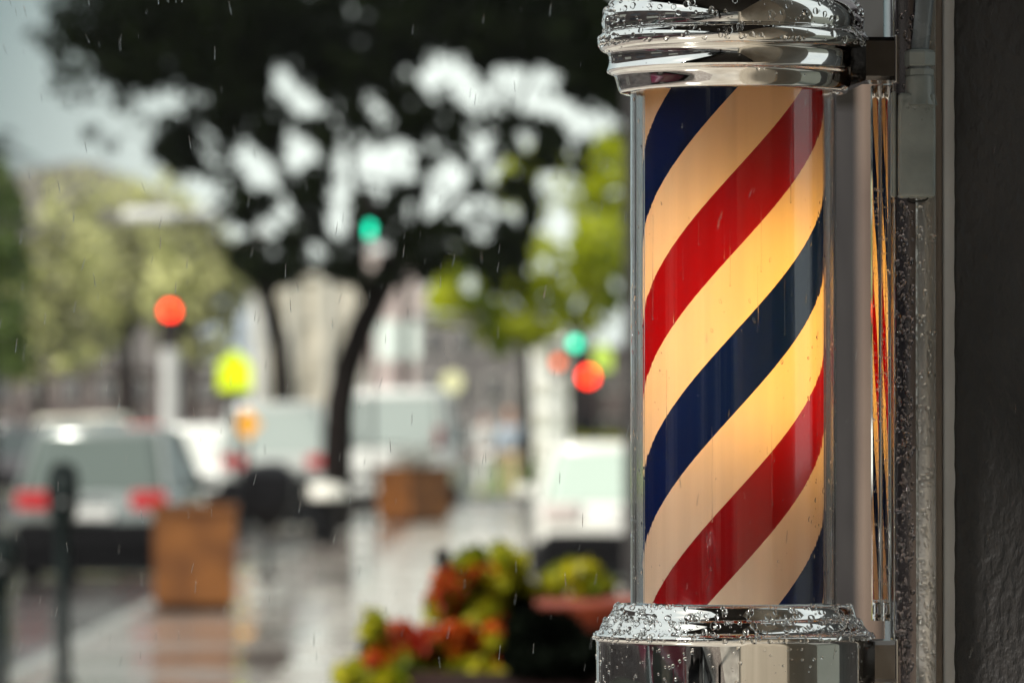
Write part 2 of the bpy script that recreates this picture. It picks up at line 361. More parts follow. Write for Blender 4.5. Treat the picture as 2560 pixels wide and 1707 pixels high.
# water drops
ICO = []
for _s in (1, 2, 3):
    _b = bmesh.new(); bmesh.ops.create_icosphere(_b, subdivisions=_s, radius=1); _b.verts.index_update()
    ICO.append(([v.co.copy() for v in _b.verts], [[v.index for v in f.verts] for f in _b.faces])); _b.free()
def blob(bm, p, n, r, flat_=.55, stretch=1.0):
    n = n.normalized(); up = Vector((0, 0, 1)); t = up - n * up.dot(n)
    t = t.normalized() if t.length > .2 else n.orthogonal().normalized(); u = t.cross(n)
    a = random.uniform(-.4, .4); t2 = t * math.cos(a) + u * math.sin(a); u2 = t2.cross(n)
    M = Matrix((( *(u2 * r),), (*(t2 * r * stretch),), (*(n * r * flat_),))).transposed().to_4x4()
    M.translation = p + n * r * flat_ * .25
    k = Vector((random.uniform(-3, 3),) * 3)
    VV, FF = ICO[0 if r < .0007 else 1 if r < .002 else 2]
    nv = [bm.verts.new(M @ (v * (1 + .25 * noise.noise(v * 1.1 + k)))) for v in VV]
    for f in FF: bm.faces.new([nv[i] for i in f])
def drops_on(P, n, a0, a1, rr, wts=None):
    """drops scattered over a lathe profile, on the side towards the viewer"""
    bm = bmesh.new(); pr = prof(P); segs = []
    for (r0, z0), (r1, z1) in zip(pr, pr[1:]): segs.append((r0, z0, r1, z1, math.hypot(r1 - r0, z1 - z0) * (1 if not wts else wts((z0 + z1) / 2, (z1 - z0), (r1 - r0)))))
    tot = sum(s[4] for s in segs)
    for _ in range(n):
        q = random.random() * tot
        for s in segs:
            q -= s[4]
            if q <= 0: break
        f = random.random(); r = s[0] + (s[2] - s[0]) * f; z = s[1] + (s[3] - s[1]) * f
        a = a0 + (a1 - a0) * random.random() ** 1.25
        nn = Vector((-(s[3] - s[1]), 0, (s[2] - s[0])))
        nn = Vector((abs(s[3] - s[1]) + 1e-6, 0, (s[2] - s[0]) * (1 if s[3] < s[1] else -1)))
        d = Vector((math.sin(a), -math.cos(a), 0)); nv = d * nn.x + Vector((0, 0, nn.z))
        rad = rr[0] + (rr[1] - rr[0]) * random.random() ** 2.2
        blob(bm, d * r + Vector((0, 0, z)), nv, rad, random.uniform(.45, .75), random.uniform(.9, 1.35))
    return bm
def drops_obj(name, bm, label):
    o = obj(name, bm, water); 
    for p in o.data.polygons: p.use_smooth = True
    tag(o, label, 'water drops', kind='stuff'); return o
RW = root.matrix_world
bpy.context.view_layer.update()
def on_root(o): o.matrix_world = root.matrix_world.copy(); return o
cap_up = [q for q in CAP if -20 <= q[1] <= 125]
o = drops_obj('rain_drops', drops_on(cap_up, 500, -1.62, 1.45, (.0006, .0033)), 'rain drops beading on the chrome top cap'); on_root(o)
bm = drops_on([q for q in CAP if 125 <= q[1] <= 233], 110, -1.6, 1.3, (.0004, .0018)); o = drops_obj('rain_drops', bm, 'few rain drops under the ridges of the chrome top cap'); on_root(o)
o = drops_obj('rain_drops', drops_on([q for q in BASE if 1508 <= q[1] <= 1590 and q[0] > 280], 600, -1.62, 1.4, (.0006, .0036)), 'rain drops beading on the sloping shoulder of the chrome base'); on_root(o)
o = drops_obj('rain_drops', drops_on([(344, 1600), (343, 1735)], 170, -1.6, 1.4, (.0004, .0019)), 'rain drops on the upright side of the chrome base'); on_root(o)
def rimdrops():
    bm = bmesh.new()
    for P_, n in (((318, 1546), 46), ((351, 1590), 60), ((338, 116), 34)):
        for _ in range(n):
            a = random.uniform(-1.5, 1.3); d = Vector((math.sin(a), -math.cos(a), 0))
            blob(bm, d * (P_[0] * K) + Vector((0, 0, zl(P_[1]) - .0005)), d + Vector((0, 0, -.2)), random.uniform(.0010, .0026), .8, random.uniform(.8, 1.1))
    return bm
on_root(drops_obj('rain_drops', rimdrops(), 'row of hanging rain drops along the chrome rims'))
def glassdrops():
    bm = bmesh.new()
    for _ in range(330):
        a = random.choice((random.uniform(-1.5, -1.05), random.uniform(.75, 1.45), random.uniform(-1.5, 1.5)))
        y = random.uniform(500, 1500) if random.random() < .8 else random.uniform(240, 1500)
        d = Vector((math.sin(a), -math.cos(a), 0))
        blob(bm, d * (258 * K) + Vector((0, 0, zl(y))), d, .0003 + .0011 * random.random() ** 2.5, .5, random.uniform(1, 2.6))
    return bm
def glassruns():
    bm = bmesh.new()
    for _ in range(16):
        a = random.uniform(-1.45, 1.35); y = random.uniform(350, 1150); ln = random.uniform(60, 260); pts = []; rr_ = []
        k = 0
        while k < ln:
            aa = a + .006 * noise.noise(Vector((a * 9, k * .02, 0)))
            pts.append((258.2 * K * math.sin(aa), -258.2 * K * math.cos(aa), zl(y + k))); rr_.append(.00022 + .00035 * (k / ln) ** 3 + .00012 * noise.noise(Vector((a, k * .1, 2)))); k += 6
        tube(bm, pts, rr_, 6)
    return bm
on_root(drops_obj('rain_drops', glassruns(), 'thin runs of rain water on the glass tube'))
on_root(drops_obj('rain_drops', glassdrops(), 'small rain drops running down the glass tube'))

# ---------------------------------------------------------------- mounting channel, box, wall
YC = 5.555                                       # front face of the mounting channel
def cx(px, D=YC): return X(px, D)
ch = empty('mounting_channel', (cx(2288), YC, 0)); tag(ch, 'tall wet grey metal channel the barber pole is bolted to', 'metal channel')
def chan():
    bm = bmesh.new(); x0, x1 = cx(2236) - cx(2288), cx(2341) - cx(2288)
    # cross-section: left web, rolled front with a shallow step
    pts = [(x0, .16), (x0, .004), (x0 + .0016, .0008), (x0 + .004, 0), (x0 + .021, .0006), (x0 + .0235, .0030), (x0 + .0262, .0022), (x1 - .004, .0018), (x1 - .001, .003), (x1, .006), (x1, .16)]
    n = 60; rows = []
    for j in range(n + 1):
        z = .2 + 3.2 * j / n
        rows.append([bm.verts.new((x + .00025 * noise.noise(Vector((x * 40, z * 5, 0))), y + .0004 * noise.noise(Vector((x * 30, z * 4, 5))), z)) for x, y in pts])
    for a, b in zip(rows, rows[1:]):
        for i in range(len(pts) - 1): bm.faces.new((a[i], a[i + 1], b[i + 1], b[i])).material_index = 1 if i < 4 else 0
    bmesh.ops.recalc_face_normals(bm, faces=bm.faces[:]); return bm
obj('channel_body', chan(), [wet_steel, steel_dimmed], ch, 35)
obj('edge_bead', T([(cx(2235) - cx(2288), .001, .2), (cx(2235) - cx(2288), .001, 3.4)], .0011, 12), chrome, ch, 60)
def chdrops():
    bm = bmesh.new()
    for _ in range(1150):
        side = random.random() < .68
        x = cx(random.uniform(2242, 2282) if side else random.uniform(2296, 2337))
        y = random.choice((random.uniform(505, 1707), random.uniform(505, 1707), random.uniform(-20, 1720)))
        z = W(1280, y, YC).z
        if side and random.random() < .25: x = cx(random.gauss(2262, 6))
        blob(bm, Vector((x, YC + (.0005 if side else .0022), z)), Vector((0, -1, 0)), .0005 + .0023 * random.random() ** 2.2, .95, random.uniform(1, 1.7))
    # a run of water down the step
    x = cx(2292); pts = []; z = Z(500, YC)
    while z > Z(1000, YC):
        pts.append((x + .0008 * math.sin(z * 60) + .0006 * noise.noise(Vector((0, 0, z * 30))), YC + .0024, z)); z -= .004
    tube(bm, pts, [.0006 + .0004 * abs(noise.noise(Vector((3, 0, p[2] * 50)))) for p in pts], 8)
    for _ in range(150):
        blob(bm, Vector((cx(2236), YC, Z(random.uniform(0, 1707), YC))), Vector((-1, -.4, 0)), random.uniform(.0004, .0012), .7, 1.2)
    return bm
drops_obj('rain_drops', chdrops(), 'rain drops covering the grey metal channel')
def roddrops():
    bm = bmesh.new()
    for _ in range(300):
        c, r, dy = random.choice(((388, 9, .032), (376, 2, .031), (364.5, 8, .038)))
        a = random.uniform(-1.3, 1.1)
        d = Vector((math.sin(a), -math.cos(a), 0)); p = Vector((c * K, dy, zl(random.uniform(450, 1550)))) + d * r * K
        blob(bm, p, d, .0003 + .001 * random.random() ** 2, .6, 1.3)
    return bm
on_root(drops_obj('rain_drops', roddrops(), 'tiny rain drops on the chrome rods beside the channel'))

# electrical box with conduit on the channel
YB = YC - .022
eb = empty('conduit_box', (cx(2288, YB), YB, 0)); tag(eb, 'grey painted electrical box with a hex nut and conduit above', 'electrical box')
ex = lambda px: X(px, YB) - X(2288, YB)
ez = lambda y: Z(y, YB)
b = bmesh.new(); box(b, ((ex(2246) + ex(2340)) / 2, .012, (ez(232) + ez(494)) / 2), (ex(2340) - ex(2246), .028, ez(232) - ez(494)))
bevel_all(b, .0038, 4)
bmesh.ops.subdivide_edges(b, edges=[e for e in b.edges if e.calc_length() > .02], cuts=14, use_grid_fill=True)
for v in b.verts: v.co += Vector((noise.noise(v.co * 28), noise.noise(v.co * 28 + Vector((9, 9, 9))), 0)) * .0007
obj('box_body', b, grey_box, eb, 45)
obj('box_flange', rbox(((ex(2231) + ex(2243)) / 2, .016, (ez(228) + ez(492)) / 2), (ex(2243) - ex(2231), .024, ez(228) - ez(492)), .002, 3), grey_box, eb, 40)
obj('seam', rbox((ex(2245), .012, (ez(232) + ez(492)) / 2), (.0012, .018, ez(236) - ez(490)), .0003), dark_seam, eb)
def vtube(px, ya, yb, r, seg, dx=0): return T([(ex(px), .010, ez(yb)), (ex(px + dx), .010, ez(ya))], r * K * .99, seg)
obj('neck', T([(ex(2302), .010, ez(y)) for y in (262, 240, 214, 192, 189)], [44 * K, 38 * K, 36 * K, 35.5 * K, 34 * K], 40), grey_box, eb, 40)
obj('lock_ring', vtube(2302, 172, 188, 35.5, 6), grey_box, eb, 20)
obj('thread', vtube(2303, 164, 173, 27, 24), cable_grey, eb, 40)
hb = T([(ex(2302), .010, ez(y)) for y in (165, 162, 131, 126, 123)], [35 * K, 38.5 * K, 38.5 * K, 35 * K, 27 * K], 6)
obj('hex_nut', hb, grey_box, eb, 20)
obj('conduit', T([(ex(2303 + 12 * ((126 - y) / 126.0)), .012, ez(y)) for y in (126, 100, 50, 0, -60, -140)], 22.5 * K, 40), cable_grey, eb, 50)
b = bmesh.new(); tube(b, [(ex(2296 + 25 * math.sin(t)), .004, ez(494 + 9 * math.cos(t))) for t in [(-1.5 + 3.0 * i / 12) for i in range(13)]], .0010, 10)
obj('drain_lip', b, dark_seam, eb, 60)
bm = bmesh.new()
for _ in range(70):
    blob(bm, Vector((X(random.uniform(2255, 2335), YB), YB - .002, Z(random.choice((random.uniform(240, 275), random.uniform(240, 490))), YB))), Vector((0, -1, 0)), random.uniform(.0004, .0012), .45, 1.2)
drops_obj('rain_drops', bm, 'few rain drops on the grey electrical box')

# wall with trim
YW = 5.60
wl = empty('stucco_wall', (X(2386, YW), YW, 0)); tag(wl, 'rough stucco wall darkened for shade beside the barber pole with a white painted corner', 'wall')
def wallface():
    bm = bmesh.new(); x0 = 0; nx, nz = 2, 400; rows = []
    for j in range(nz + 1):
        z = -.1 + 3.7 * j / nz
        e = .0011 * noise.noise(Vector((0, 1, z * 40))) + .0008 * noise.noise(Vector((0, 5, z * 150)))
        rows.append([bm.verts.new((e, -.0035, z)), bm.verts.new((e, 0, z)) if False else bm.verts.new((e + .002, -.006, z)), bm.verts.new((.8, -.006, z)), bm.verts.new((.8, .4, z)), bm.verts.new((e, .4, z))])
    for a, b2 in zip(rows, rows[1:]):
        for i in range(5): bm.faces.new((a[i], a[(i + 1) % 5], b2[(i + 1) % 5], b2[i]))
    bm.faces.new(rows[-1]); bmesh.ops.recalc_face_normals(bm, faces=bm.faces[:]); return bm
obj('stucco_face', wallface(), stucco_shaded, wl, 20)
xr = lambda px: X(px, YW) - X(2386, YW)
obj('corner_bead', rbox(((xr(2359) + xr(2392)) / 2, .05, 1.75), (xr(2392) - xr(2359), .104, 3.7), .0025, 3), stucco_white, wl, 40)
obj('tan_strip', rbox(((xr(2338) + xr(2358.6)) / 2, .06, 1.75), (xr(2358.6) - xr(2338), .10, 3.7), .002, 2), trim_tan, wl, 40)

# near facade along the sidewalk, on the viewer's right, and the dark shopfront further on
b = rbox((.50 + .3, .9, 2.0), (.6, 8.6, 4.1), .01, 1)
aw = empty('shade_awning', (.5, 3.6, 0)); tag(aw, 'unseen black awning added above the barber pole to shade the wall and channel', 'awning')  # awning out of view, added to shade the wall and channel
obj('added_canopy', rbox((-.42, 0, 2.80), (.95, 4.2, .05), .01, 1), awn_m, aw)
obj('added_valance', rbox((-.90, 0, 2.70), (.02, 4.2, .24), .005, 1), awn_m, aw)
tag(obj('plaster_wall', b, plaster), 'long beige plaster wall running beside the sidewalk towards the viewer', 'wall')
sh = empty('shopfront', (.9, 6.2, 0)); tag(sh, 'dark shopfront beyond the barber pole with pinkish brown pilasters', 'shopfront')
obj('shop_wall', rbox((.35, 20.0, 2.6), (.7, 39.4, 5.4), .01, 1), shop_dark, sh)
for y, w_, x_ in ((5.7, .05, -.150), (11.5, .2, -.1), (24, .3, -.06)):
    obj('pilaster', rbox((x_, y, 1.3), (w_, w_, 2.6), .01, 2), pil_m, sh)
obj('awning', rbox((.22, 3.8, 2.66), (.8, 7, .56), .03, 2), awn_m, sh)
obj('door_pull', rbox((-.14, 3.2, 1.7), (.03, .03, .28), .01, 2), dark_seam, sh)

# ---------------------------------------------------------------- street things
steel_grey = noisecol(mat('galvanised_pole', rough=.4), (.42, .42, .41), (.56, .56, .54), 4)
black_metal = noisecol(mat('black_metal', rough=.5, spec=.15), (.003, .003, .004), (.008, .008, .010), 5)
teal_metal = noisecol(mat('dark_green_metal', rough=.45, spec=.2), (.002, .005, .005), (.006, .012, .012), 5)
red_on, green_on = emit('red_signal', (1, .02, .002), 7.0), emit('green_signal', (0, .75, .42), 3.2)
amber_on = emit('orange_signal', (1, .16, .04), 2.2)
def signal(px, py, D, label, litm, polem, which=0, arm_px=None, pole_px=None, face=.21):
    """upright three-lamp signal; `which` says which lamp is lit (0 top, 2 bottom)"""
    lit = W(px, py, D); r = empty('traffic_light', (lit.x, D, -.13)); tag(r, label, 'traffic light')
    zt = lit.z + .13
    zc = zt - (1 - which) * .34
    obj('housing', rbox((0, 0, zc), (.44, .22, 1.10), .05, 3), black_metal, r, 40)
    for i in range(3):
        zz_ = zc + (1 - i) * .34
        m_ = litm if i == which else mat('unlit_lens', (.03, .02, .02), .2)
        b = lathe(bmesh.new(), [(0, .03), (.08, .025), (.145, .008), (.168, 0)], 24)
        bmesh.ops.transform(b, matrix=Matrix.Translation((0, -.112, zz_)) @ Matrix.Rotation(PI / 2, 4, 'X'), verts=b.verts[:])
        ln = obj('lens', b, m_, r, 60)
        b = bmesh.new()
        tube(b, [(.165 * math.cos(t), -.2, zz_ + .165 * math.sin(t)) for t in [PI * i2 / 10 for i2 in range(11)]], .012, 6)
        obj('visor', b, black_metal, r, 60)
    pxx = (X(pole_px, D) - lit.x) if pole_px else 0
    top = zc - .5 if arm_px is None else zc + .75
    obj('pole', T([(pxx, .05, 0), (pxx, .05, top)], [.22, .20] if arm_px is None else [.13, .08], 16), polem, r, 60)
    if arm_px: obj('mast_arm', T([(pxx, .05, top - .1), (X(arm_px, D) - lit.x, .05, top + .1)], [.07, .04], 12), polem, r, 60); obj('hanger', T([(0, .05, zc + .4), (0, .05, top)], .04, 10), black_metal, r, 60)
    return r
signal(426, 776, 128, 'traffic light showing red on a pale pole behind the silver hatchback', red_on, steel_grey)
signal(920, 575, 128, 'traffic light showing green high among the tree branches', green_on, black_metal, 2, arm_px=900, pole_px=1010)
signal(1470, 940, 118, 'traffic light showing red just beside the glass tube', red_on, black_metal)
signal(1438, 858, 175, 'small distant traffic light showing green above the white tower', green_on, black_metal, 2)
signal(1395, 905, 185, 'faint distant traffic light showing orange in front of the white tower', amber_on, steel_grey, 1)

def sign(px, py, D, wpx, hpx, shape, m_, label, cat='road sign', name='road_sign', tilt=0):
    c = W(px, py, D); r = empty(name, (c.x, D, -.13)); tag(r, label, cat); s = D / FPX; hw, hh = wpx / 2 * s, hpx / 2 * s
    if shape == 'pent': P = [(-hw, -hh), (hw, -hh), (hw, hh * .25), (0, hh), (-hw, hh * .25)]
    elif shape == 'diamond': P = [(0, -hh), (hw, 0), (0, hh), (-hw, 0)]
    elif shape == 'round': P = [(hw * math.cos(t), hh * math.sin(t)) for t in [2 * PI * i / 28 for i in range(28)]]
    else: P = [(-hw, -hh), (hw, -hh), (hw, hh), (-hw, hh)]
    ct, st = math.cos(tilt), math.sin(tilt)
    bm = bmesh.new(); z0 = c.z + .13
    f = bm.faces.new([bm.verts.new((x * ct - z * st, -.06, z0 + x * st + z * ct)) for x, z in P])
    e = bmesh.ops.extrude_face_region(bm, geom=[f]); bmesh.ops.translate(bm, vec=(0, .02, 0), verts=[v for v in e['geom'] if isinstance(v, bmesh.types.BMVert)])
    bmesh.ops.recalc_face_normals(bm, faces=bm.faces[:]); obj('panel', bm, m_, r)
    obj('post', T([(0, 0, 0), (0, 0, z0 + hh * .6)], .035, 10), black_metal, r, 60)
    return r
fluo = mat('fluorescent_yellow_green', (.72, .90, .0), .4); 
sign(587, 924, 80, 84, 104, 'pent', fluo, 'bright yellow green pentagon road sign on a thin dark post')
sign(1505, 890, 150, 48, 72, 'pent', mat('lime_sign', (.52, .70, .10), .5), 'dull lime road sign near the red light beside the glass tube')
sign(1130, 955, 170, 54, 56, 'round', mat('pale_yellow_sign', (.72, .70, .42), .5), 'round pale yellow sign above the white van')
sign(618, 1060, 84, 74, 82, 'diamond', mat('orange_sign', (.85, .38, .03), .5), 'orange diamond road sign low in front of the white car')
sign(928, 786, 84, 20, 34, 'round', mat('brown_orange', (.34, .12, .03), .5), 'small brown orange plaque hung in the fork of the leaning trunk', 'plaque', 'plaque')

# street lamp with long arm, pale
def lamp_post():
    D = 130; r = empty('street_lamp', (X(655, D), D, -.13)); tag(r, 'pale street lamp reaching its arm left above the far trees', 'street lamp')
    z = Z(535, D) + .13
    obj('pole', T([(0, 0, 0), (0, 0, z - .4)], [.12, .08], 14), steel_grey, r, 60)
    obj('arm', T([(0, 0, z - .45), (-.3, 0, z - .1), (-1.0, 0, z), (X(440, D) - X(655, D), 0, z)], .075, 12), steel_grey, r, 60)
    obj('lamp_head', rbox((X(375, D) - X(655, D), 0, z - .03), (1.25, .4, .30), .1, 3), mat('lamp_head_white', (.62, .62, .60), .4), r, 40)
lamp_post()

# ---------------------------------------------------------------- cars
tyre = mat('tyre', (.012, .012, .012), .7); rim_m = mat('alloy', (.5, .5, .5), .3, .8)
car_glass = mat('car_glass', (.03, .04, .04), .04, 0, 1.0); car_glass_pale = mat('wet_car_glass', (.10, .12, .12), .12, 0, 1.0)
tail_on = emit('tail_light_on', (1, .0, .012), .36); tail_off = mat('tail_red', (.15, .0, .005), .3)
plate_m = mat('number_plate', (.6, .6, .58), .5); trim_black = mat('black_trim', (.005, .005, .006), .8, 0, .08)
def rr(hw, z0, z1, y, c=.09):
    """rounded rectangle ring at station y"""
    c = min(c, (z1 - z0) * .45, hw * .45); out = []
    for sx, sz, a0 in ((1, 1, 0), (-1, 1, PI / 2), (-1, -1, PI), (1, -1, 3 * PI / 2)):
        for k in range(4):
            a = a0 + PI / 2 * k / 3
            out.append((sx * (hw - c) + c * math.cos(a), y, (z1 - c if sz > 0 else z0 + c) + c * math.sin(a)))
    return out
def make_car(name, loc, rz, paint, label, cat='car', Ht=1.5, Wd=1.8, Ln=4.3, van=False, lit=False, group=None, glassm=None, detail=True, tail=None, lower=None):
    """rear of the car at local y=0, nose at +Ln"""
    r = empty(name, loc, rz); tag(r, label, cat, group); hw = Wd / 2; g = glassm or car_glass; belt = Ht * (.60 if not van else .54)
    body = loft([rr(hw * .88, .34, belt - .16, -.02), rr(hw * .97, .26, belt - .03, .10), rr(hw, .22, belt, .45), rr(hw, .2, belt + .01, Ln * .5),
                 rr(hw * .99, .2, belt - .02, Ln * .72), rr(hw * .96, .22, belt - .13, Ln * .88), rr(hw * .84, .3, belt - .26, Ln)])
    obj('body', body, paint, r, 50)
    if lower: obj('lower_trim_shade', loft([rr(hw * .93, .12, lower, -.07, .06), rr(hw * 1.004, .10, lower, .12, .06), rr(hw * 1.006, .08, lower - .06, .5, .06), rr(hw * 1.006, .10, .46, Ln * .8, .06), rr(hw * .9, .24, .50, Ln + .02, .06)]), trim_black, r, 50)  # black trim reaching down to stand for the shade under the car
    y0, y1, y2, y3 = (.12, .55, Ln * .56, Ln * .76) if not van else (.02, .16, Ln * .70, Ln * .86)
    cab = []
    for f in (0, .35, .7, .9):
        z = belt - .02 + (Ht - belt) * f; a = y0 + (y1 - y0) * f; b = y3 + (y2 - y3) * f; h = hw * (.95 - .17 * f * (1 if not van else .5))
        c = .12; cab.append([(h - c, a, z), (h, a + c, z), (h, b - c, z), (h - c, b, z), (-h + c, b, z), (-h, b - c, z), (-h, a + c, z), (-h + c, a, z)])
    obj('windows', loft(cab), g, r, 35)
    top = cab[-1]; rf = []
    for f, s_ in ((0, 1.012), (.5, 1.0), (1, .86)):
        cy = (y1 + y2) / 2
        rf.append([(p[0] * s_, cy + (p[1] - cy) * s_, top[0][2] - .01 + (Ht - top[0][2] + .01) * f) for p in top])
    obj('roof', loft(rf), paint, r, 60)
    for sx in (-1, 1):                           # pillars
        for (fa, ya) in (((0, .9), (y0 + .05, y1 + .06)), ((0, .9), (y0 + Ln * .28, y0 + Ln * .29)), ((0, .9), (y3 - .06, y2 - .06))):
            pts = []; b = bmesh.new()
            for f, y in zip(fa, ya): pts.append((sx * hw * (.955 - .17 * f * (1 if not van else .5)), y, belt - .02 + (Ht - belt) * f))
            tube(b, pts, .035, 6); obj('pillar', b, paint, r, 60)
    for sx in (-1, 1):
        if van: lb = rbox((sx * (hw * .86), .02, belt + .12), (.15, .10, .42), .03, 2)
        else: lb = rbox((sx * (hw * .74), .03, belt - .12), (.38, .16, .20), .05, 3)
        obj('tail_light', lb, tail or (tail_on if lit else tail_off), r, 40)
    obj('rear_bumper', rbox((0, .02, .40), (Wd * .93, .22, .24), .07, 3), trim_black if not van else paint, r, 40)
    if detail:
        obj('number_plate', rbox((0, -.055, belt - .26), (.50, .02, .13), .006, 1), plate_m, r)
        b = bmesh.new(); box(b, (0, -.02, belt - .12), (.36, .03, .03)); obj('boot_trim', b, rim_m, r)
        obj('front_bumper', rbox((0, Ln - .03, .40), (Wd * .86, .2, .24), .07, 3), trim_black, r, 40)
        for sx in (-1, 1): obj('door_mirror', rbox((sx * (hw + .07), y3 - .25, belt + .06), (.18, .09, .12), .03, 2), paint, r, 40)
    for sx in (-1, 1):
        for y in (Ln * .17, Ln * .82):
            b = lathe(bmesh.new(), [(.2, -.1), (.30, -.1), (.33, -.07), (.33, .07), (.30, .1), (.2, .1)], 28, close=True)
            bmesh.ops.transform(b, matrix=Matrix.Translation((sx * (hw - .10), y, .33)) @ Matrix.Rotation(PI / 2, 4, 'Y'), verts=b.verts[:])
            wv = obj('wheel', b, tyre, r, 40)
            b = lathe(bmesh.new(), [(0, -.04), (.08, -.06), (.21, -.06), (.21, .06), (.08, .06), (0, .04)], 20)
            bmesh.ops.transform(b, matrix=Matrix.Translation((sx * (hw - .08), y, .33)) @ Matrix.Rotation(PI / 2, 4, 'Y'), verts=b.verts[:])
            obj('rim', b, rim_m, wv, 40)
    return r
def paint(name, c, rough=.18): return mat(name, c, rough, .0, .6, Coat_Weight=.6)
GZ = -.126
silver = mat('silver_paint', (.24, .26, .25), .22, .5, .6, Coat_Weight=.6)
make_car('parked_car', (X(226, 61), 61, GZ), math.radians(-4), silver, 'silver hatchback with lit red tail lights parked at the kerb beside the brown planter', lit=True, Ht=1.66, Wd=1.68, glassm=mat('hatchback_glass', (.07, .09, .08), .08, 0, 1), lower=.64)  # windows a little paler than the common car glass
make_car('parked_car', (X(690, 88), 88, GZ), math.radians(2), paint('pale_paint', (.42, .44, .42), .3), 'pale tall car with red tail lights behind the two thin trunks', lit=True, Ht=2.0, Wd=1.78, lower=.80, glassm=mat('bright_car_glass', (.35, .40, .38), .2, 0, 1))
make_car('parked_van', (X(985, 108), 108, GZ), math.radians(-3), paint('white_van_paint', (.60, .61, .58), .4), 'large white van behind the leaning trunk', 'van', Ht=2.3, Wd=1.98, Ln=5.2, van=True, lower=.62, glassm=bpy.data.materials['bright_car_glass'])
make_car('parked_car', (X(1345, 55) + .92, 55, 0), math.radians(1), paint('white_paint', (.60, .60, .56), .35), 'white car half hidden behind the glass tube with sky reflection coloured into its windows', Ht=1.40, Wd=1.86, glassm=mat('sky_pale_car_glass', (.38, .46, .40), .15, 0, 1), tail=mat('pale_tail', (.50, .44, .42), .3), lower=.46)  # pale sky reflection put into the window colour; tail lights plain pale
fc = 'distant cars beyond the crossing'
make_car('parked_car', (X(40, 120), 120, GZ), 0, paint('dark_paint', (.05, .045, .05)), 'dark distant car at the very left behind the silver hatchback', Ht=1.6, group=fc, detail=False)
make_car('parked_car', (X(165, 150), 150, GZ), .1, paint('cream_paint', (.60, .56, .45)), 'cream distant car seen over the roof of the silver hatchback', Ht=1.75, group=fc, detail=False, glassm=car_glass_pale)
make_car('parked_car', (X(262, 165), 165, GZ), .1, paint('offwhite_paint', (.66, .64, .54)), 'off white distant car between the cream car and the red car', Ht=1.8, group=fc, detail=False, glassm=car_glass_pale)
make_car('parked_car', (X(372, 150), 150, GZ), 0, paint('red_paint', (.50, .05, .03)), 'red distant car left of the pale signal pole', Ht=1.55, group=fc, detail=False)
make_car('parked_car', (X(500, 97), 97, GZ), 0, paint('glare_white_paint', (.80, .80, .76)), 'white car standing in for wet road glare under the bright yellow green road sign', Ht=1.62, group=fc, detail=False, glassm=mat('glare_car_glass', (.6, .62, .58), .3), Wd=1.55)  # white car moved here; its pale paint and glass stand for road glare
make_car('parked_car', (X(1386, 215), 215, GZ), 0, paint('yellow_paint', (.80, .50, .03)), 'yellow distant car at the foot of the white tower', Ht=1.6, group=fc, detail=False)
make_car('parked_car', (X(1060, 170), 170, GZ), 0, paint('grey_far_paint', (.45, .45, .45)), 'grey distant car right of the white van', Ht=1.9, group=fc, detail=False, glassm=car_glass_pale)

# ---------------------------------------------------------------- planters, bin, meters
rust = noisecol(mat('rusty_planter', rough=.55), (.10, .032, .005), (.22, .08, .014), 3.2, bump=.2)
soil = mat('soil', (.02, .014, .01), .9)
def leafcloud(bm, cents, n, size, flatten=1, mats=1):
    """n leaf-sized quads through ellipsoids cents=[(c, (rx,ry,rz), weight)]"""
    tot = sum(c[2] for c in cents)
    for _ in range(n):
        q = random.random() * tot
        for c, r, wt in cents:
            q -= wt
            if q <= 0: break
        while True:
            v = Vector((random.uniform(-1, 1), random.uniform(-1, 1), random.uniform(-1, 1)))
            if v.length < 1: break
        p = Vector(c) + Vector((v.x * r[0], v.y * r[1], v.z * r[2]))
        quad(bm, p, size * random.uniform(.6, 1.4), random.randrange(mats))
def quad(bm, p, s, mi=0):
    d = Vector((random.gauss(0, 1), random.gauss(0, 1), random.gauss(0, 1))).normalized(); u = d.orthogonal().normalized()
    a = random.uniform(0, 2 * PI); u2 = u * math.cos(a) + d.cross(u) * math.sin(a); v2 = d.cross(u2)
    vs = [bm.verts.new(p + q) for q in (u2 * s * .6, v2 * s * .28 + d * s * .06, -u2 * s * .6, -v2 * s * .28 + d * s * .06)]
    f = bm.faces.new(vs); f.material_index = mi
def planter(px, base_py, wpx, hpx, rz, label, plants):
    D = EYE * FPX / (base_py - HOR); s = D / FPX; w_, h = wpx * s, hpx * s
    r = empty('planter_box', (X(px, D), D, 0), rz); tag(r, label, 'planter')
    b = bmesh.new()
    o1 = [(-w_/2, -w_/2), (w_/2, -w_/2), (w_/2, w_/2), (-w_/2, w_/2)]
    rings = []
    for (k, z) in ((.96, .05), (.97, .07), (1, h - .06), (1.05, h - .06), (1.05, h), (.93, h), (.90, h - .12)):
        rings.append([b.verts.new((x * k, y * k, z)) for x, y in o1])
    for a, c in zip(rings, rings[1:]):
        for i in range(4): b.faces.new((a[i], a[(i + 1) % 4], c[(i + 1) % 4], c[i]))
    b.faces.new(rings[0][::-1]); bmesh.ops.recalc_face_normals(b, faces=b.faces[:]); obj('box', b, rust, r)
    obj('plinth', rbox((0, 0, .026), (w_ * .86, w_ * .86, .05), .004, 1), trim_black, r)
    obj('soil', rbox((0, 0, h - .10), (w_ * .88, w_ * .88, .04), .01, 1), soil, r)
    if plants:
        b = bmesh.new(); leafcloud(b, plants[0], plants[1], .09); obj('flowers', b, plants[2], r)
    return r
planter(487, 1522, 205, 262, .04, 'large square rust brown planter on the wet sidewalk beside the silver hatchback', None)
planter(1035, 1305, 132, 140, .7, 'smaller rust brown planter turned corner on with white flowers near the white van', ([((.02, 0, 1.02), (.36, .36, .17), 1)], 700, petal_white))
bright = (X(545, 52), 52, 0)
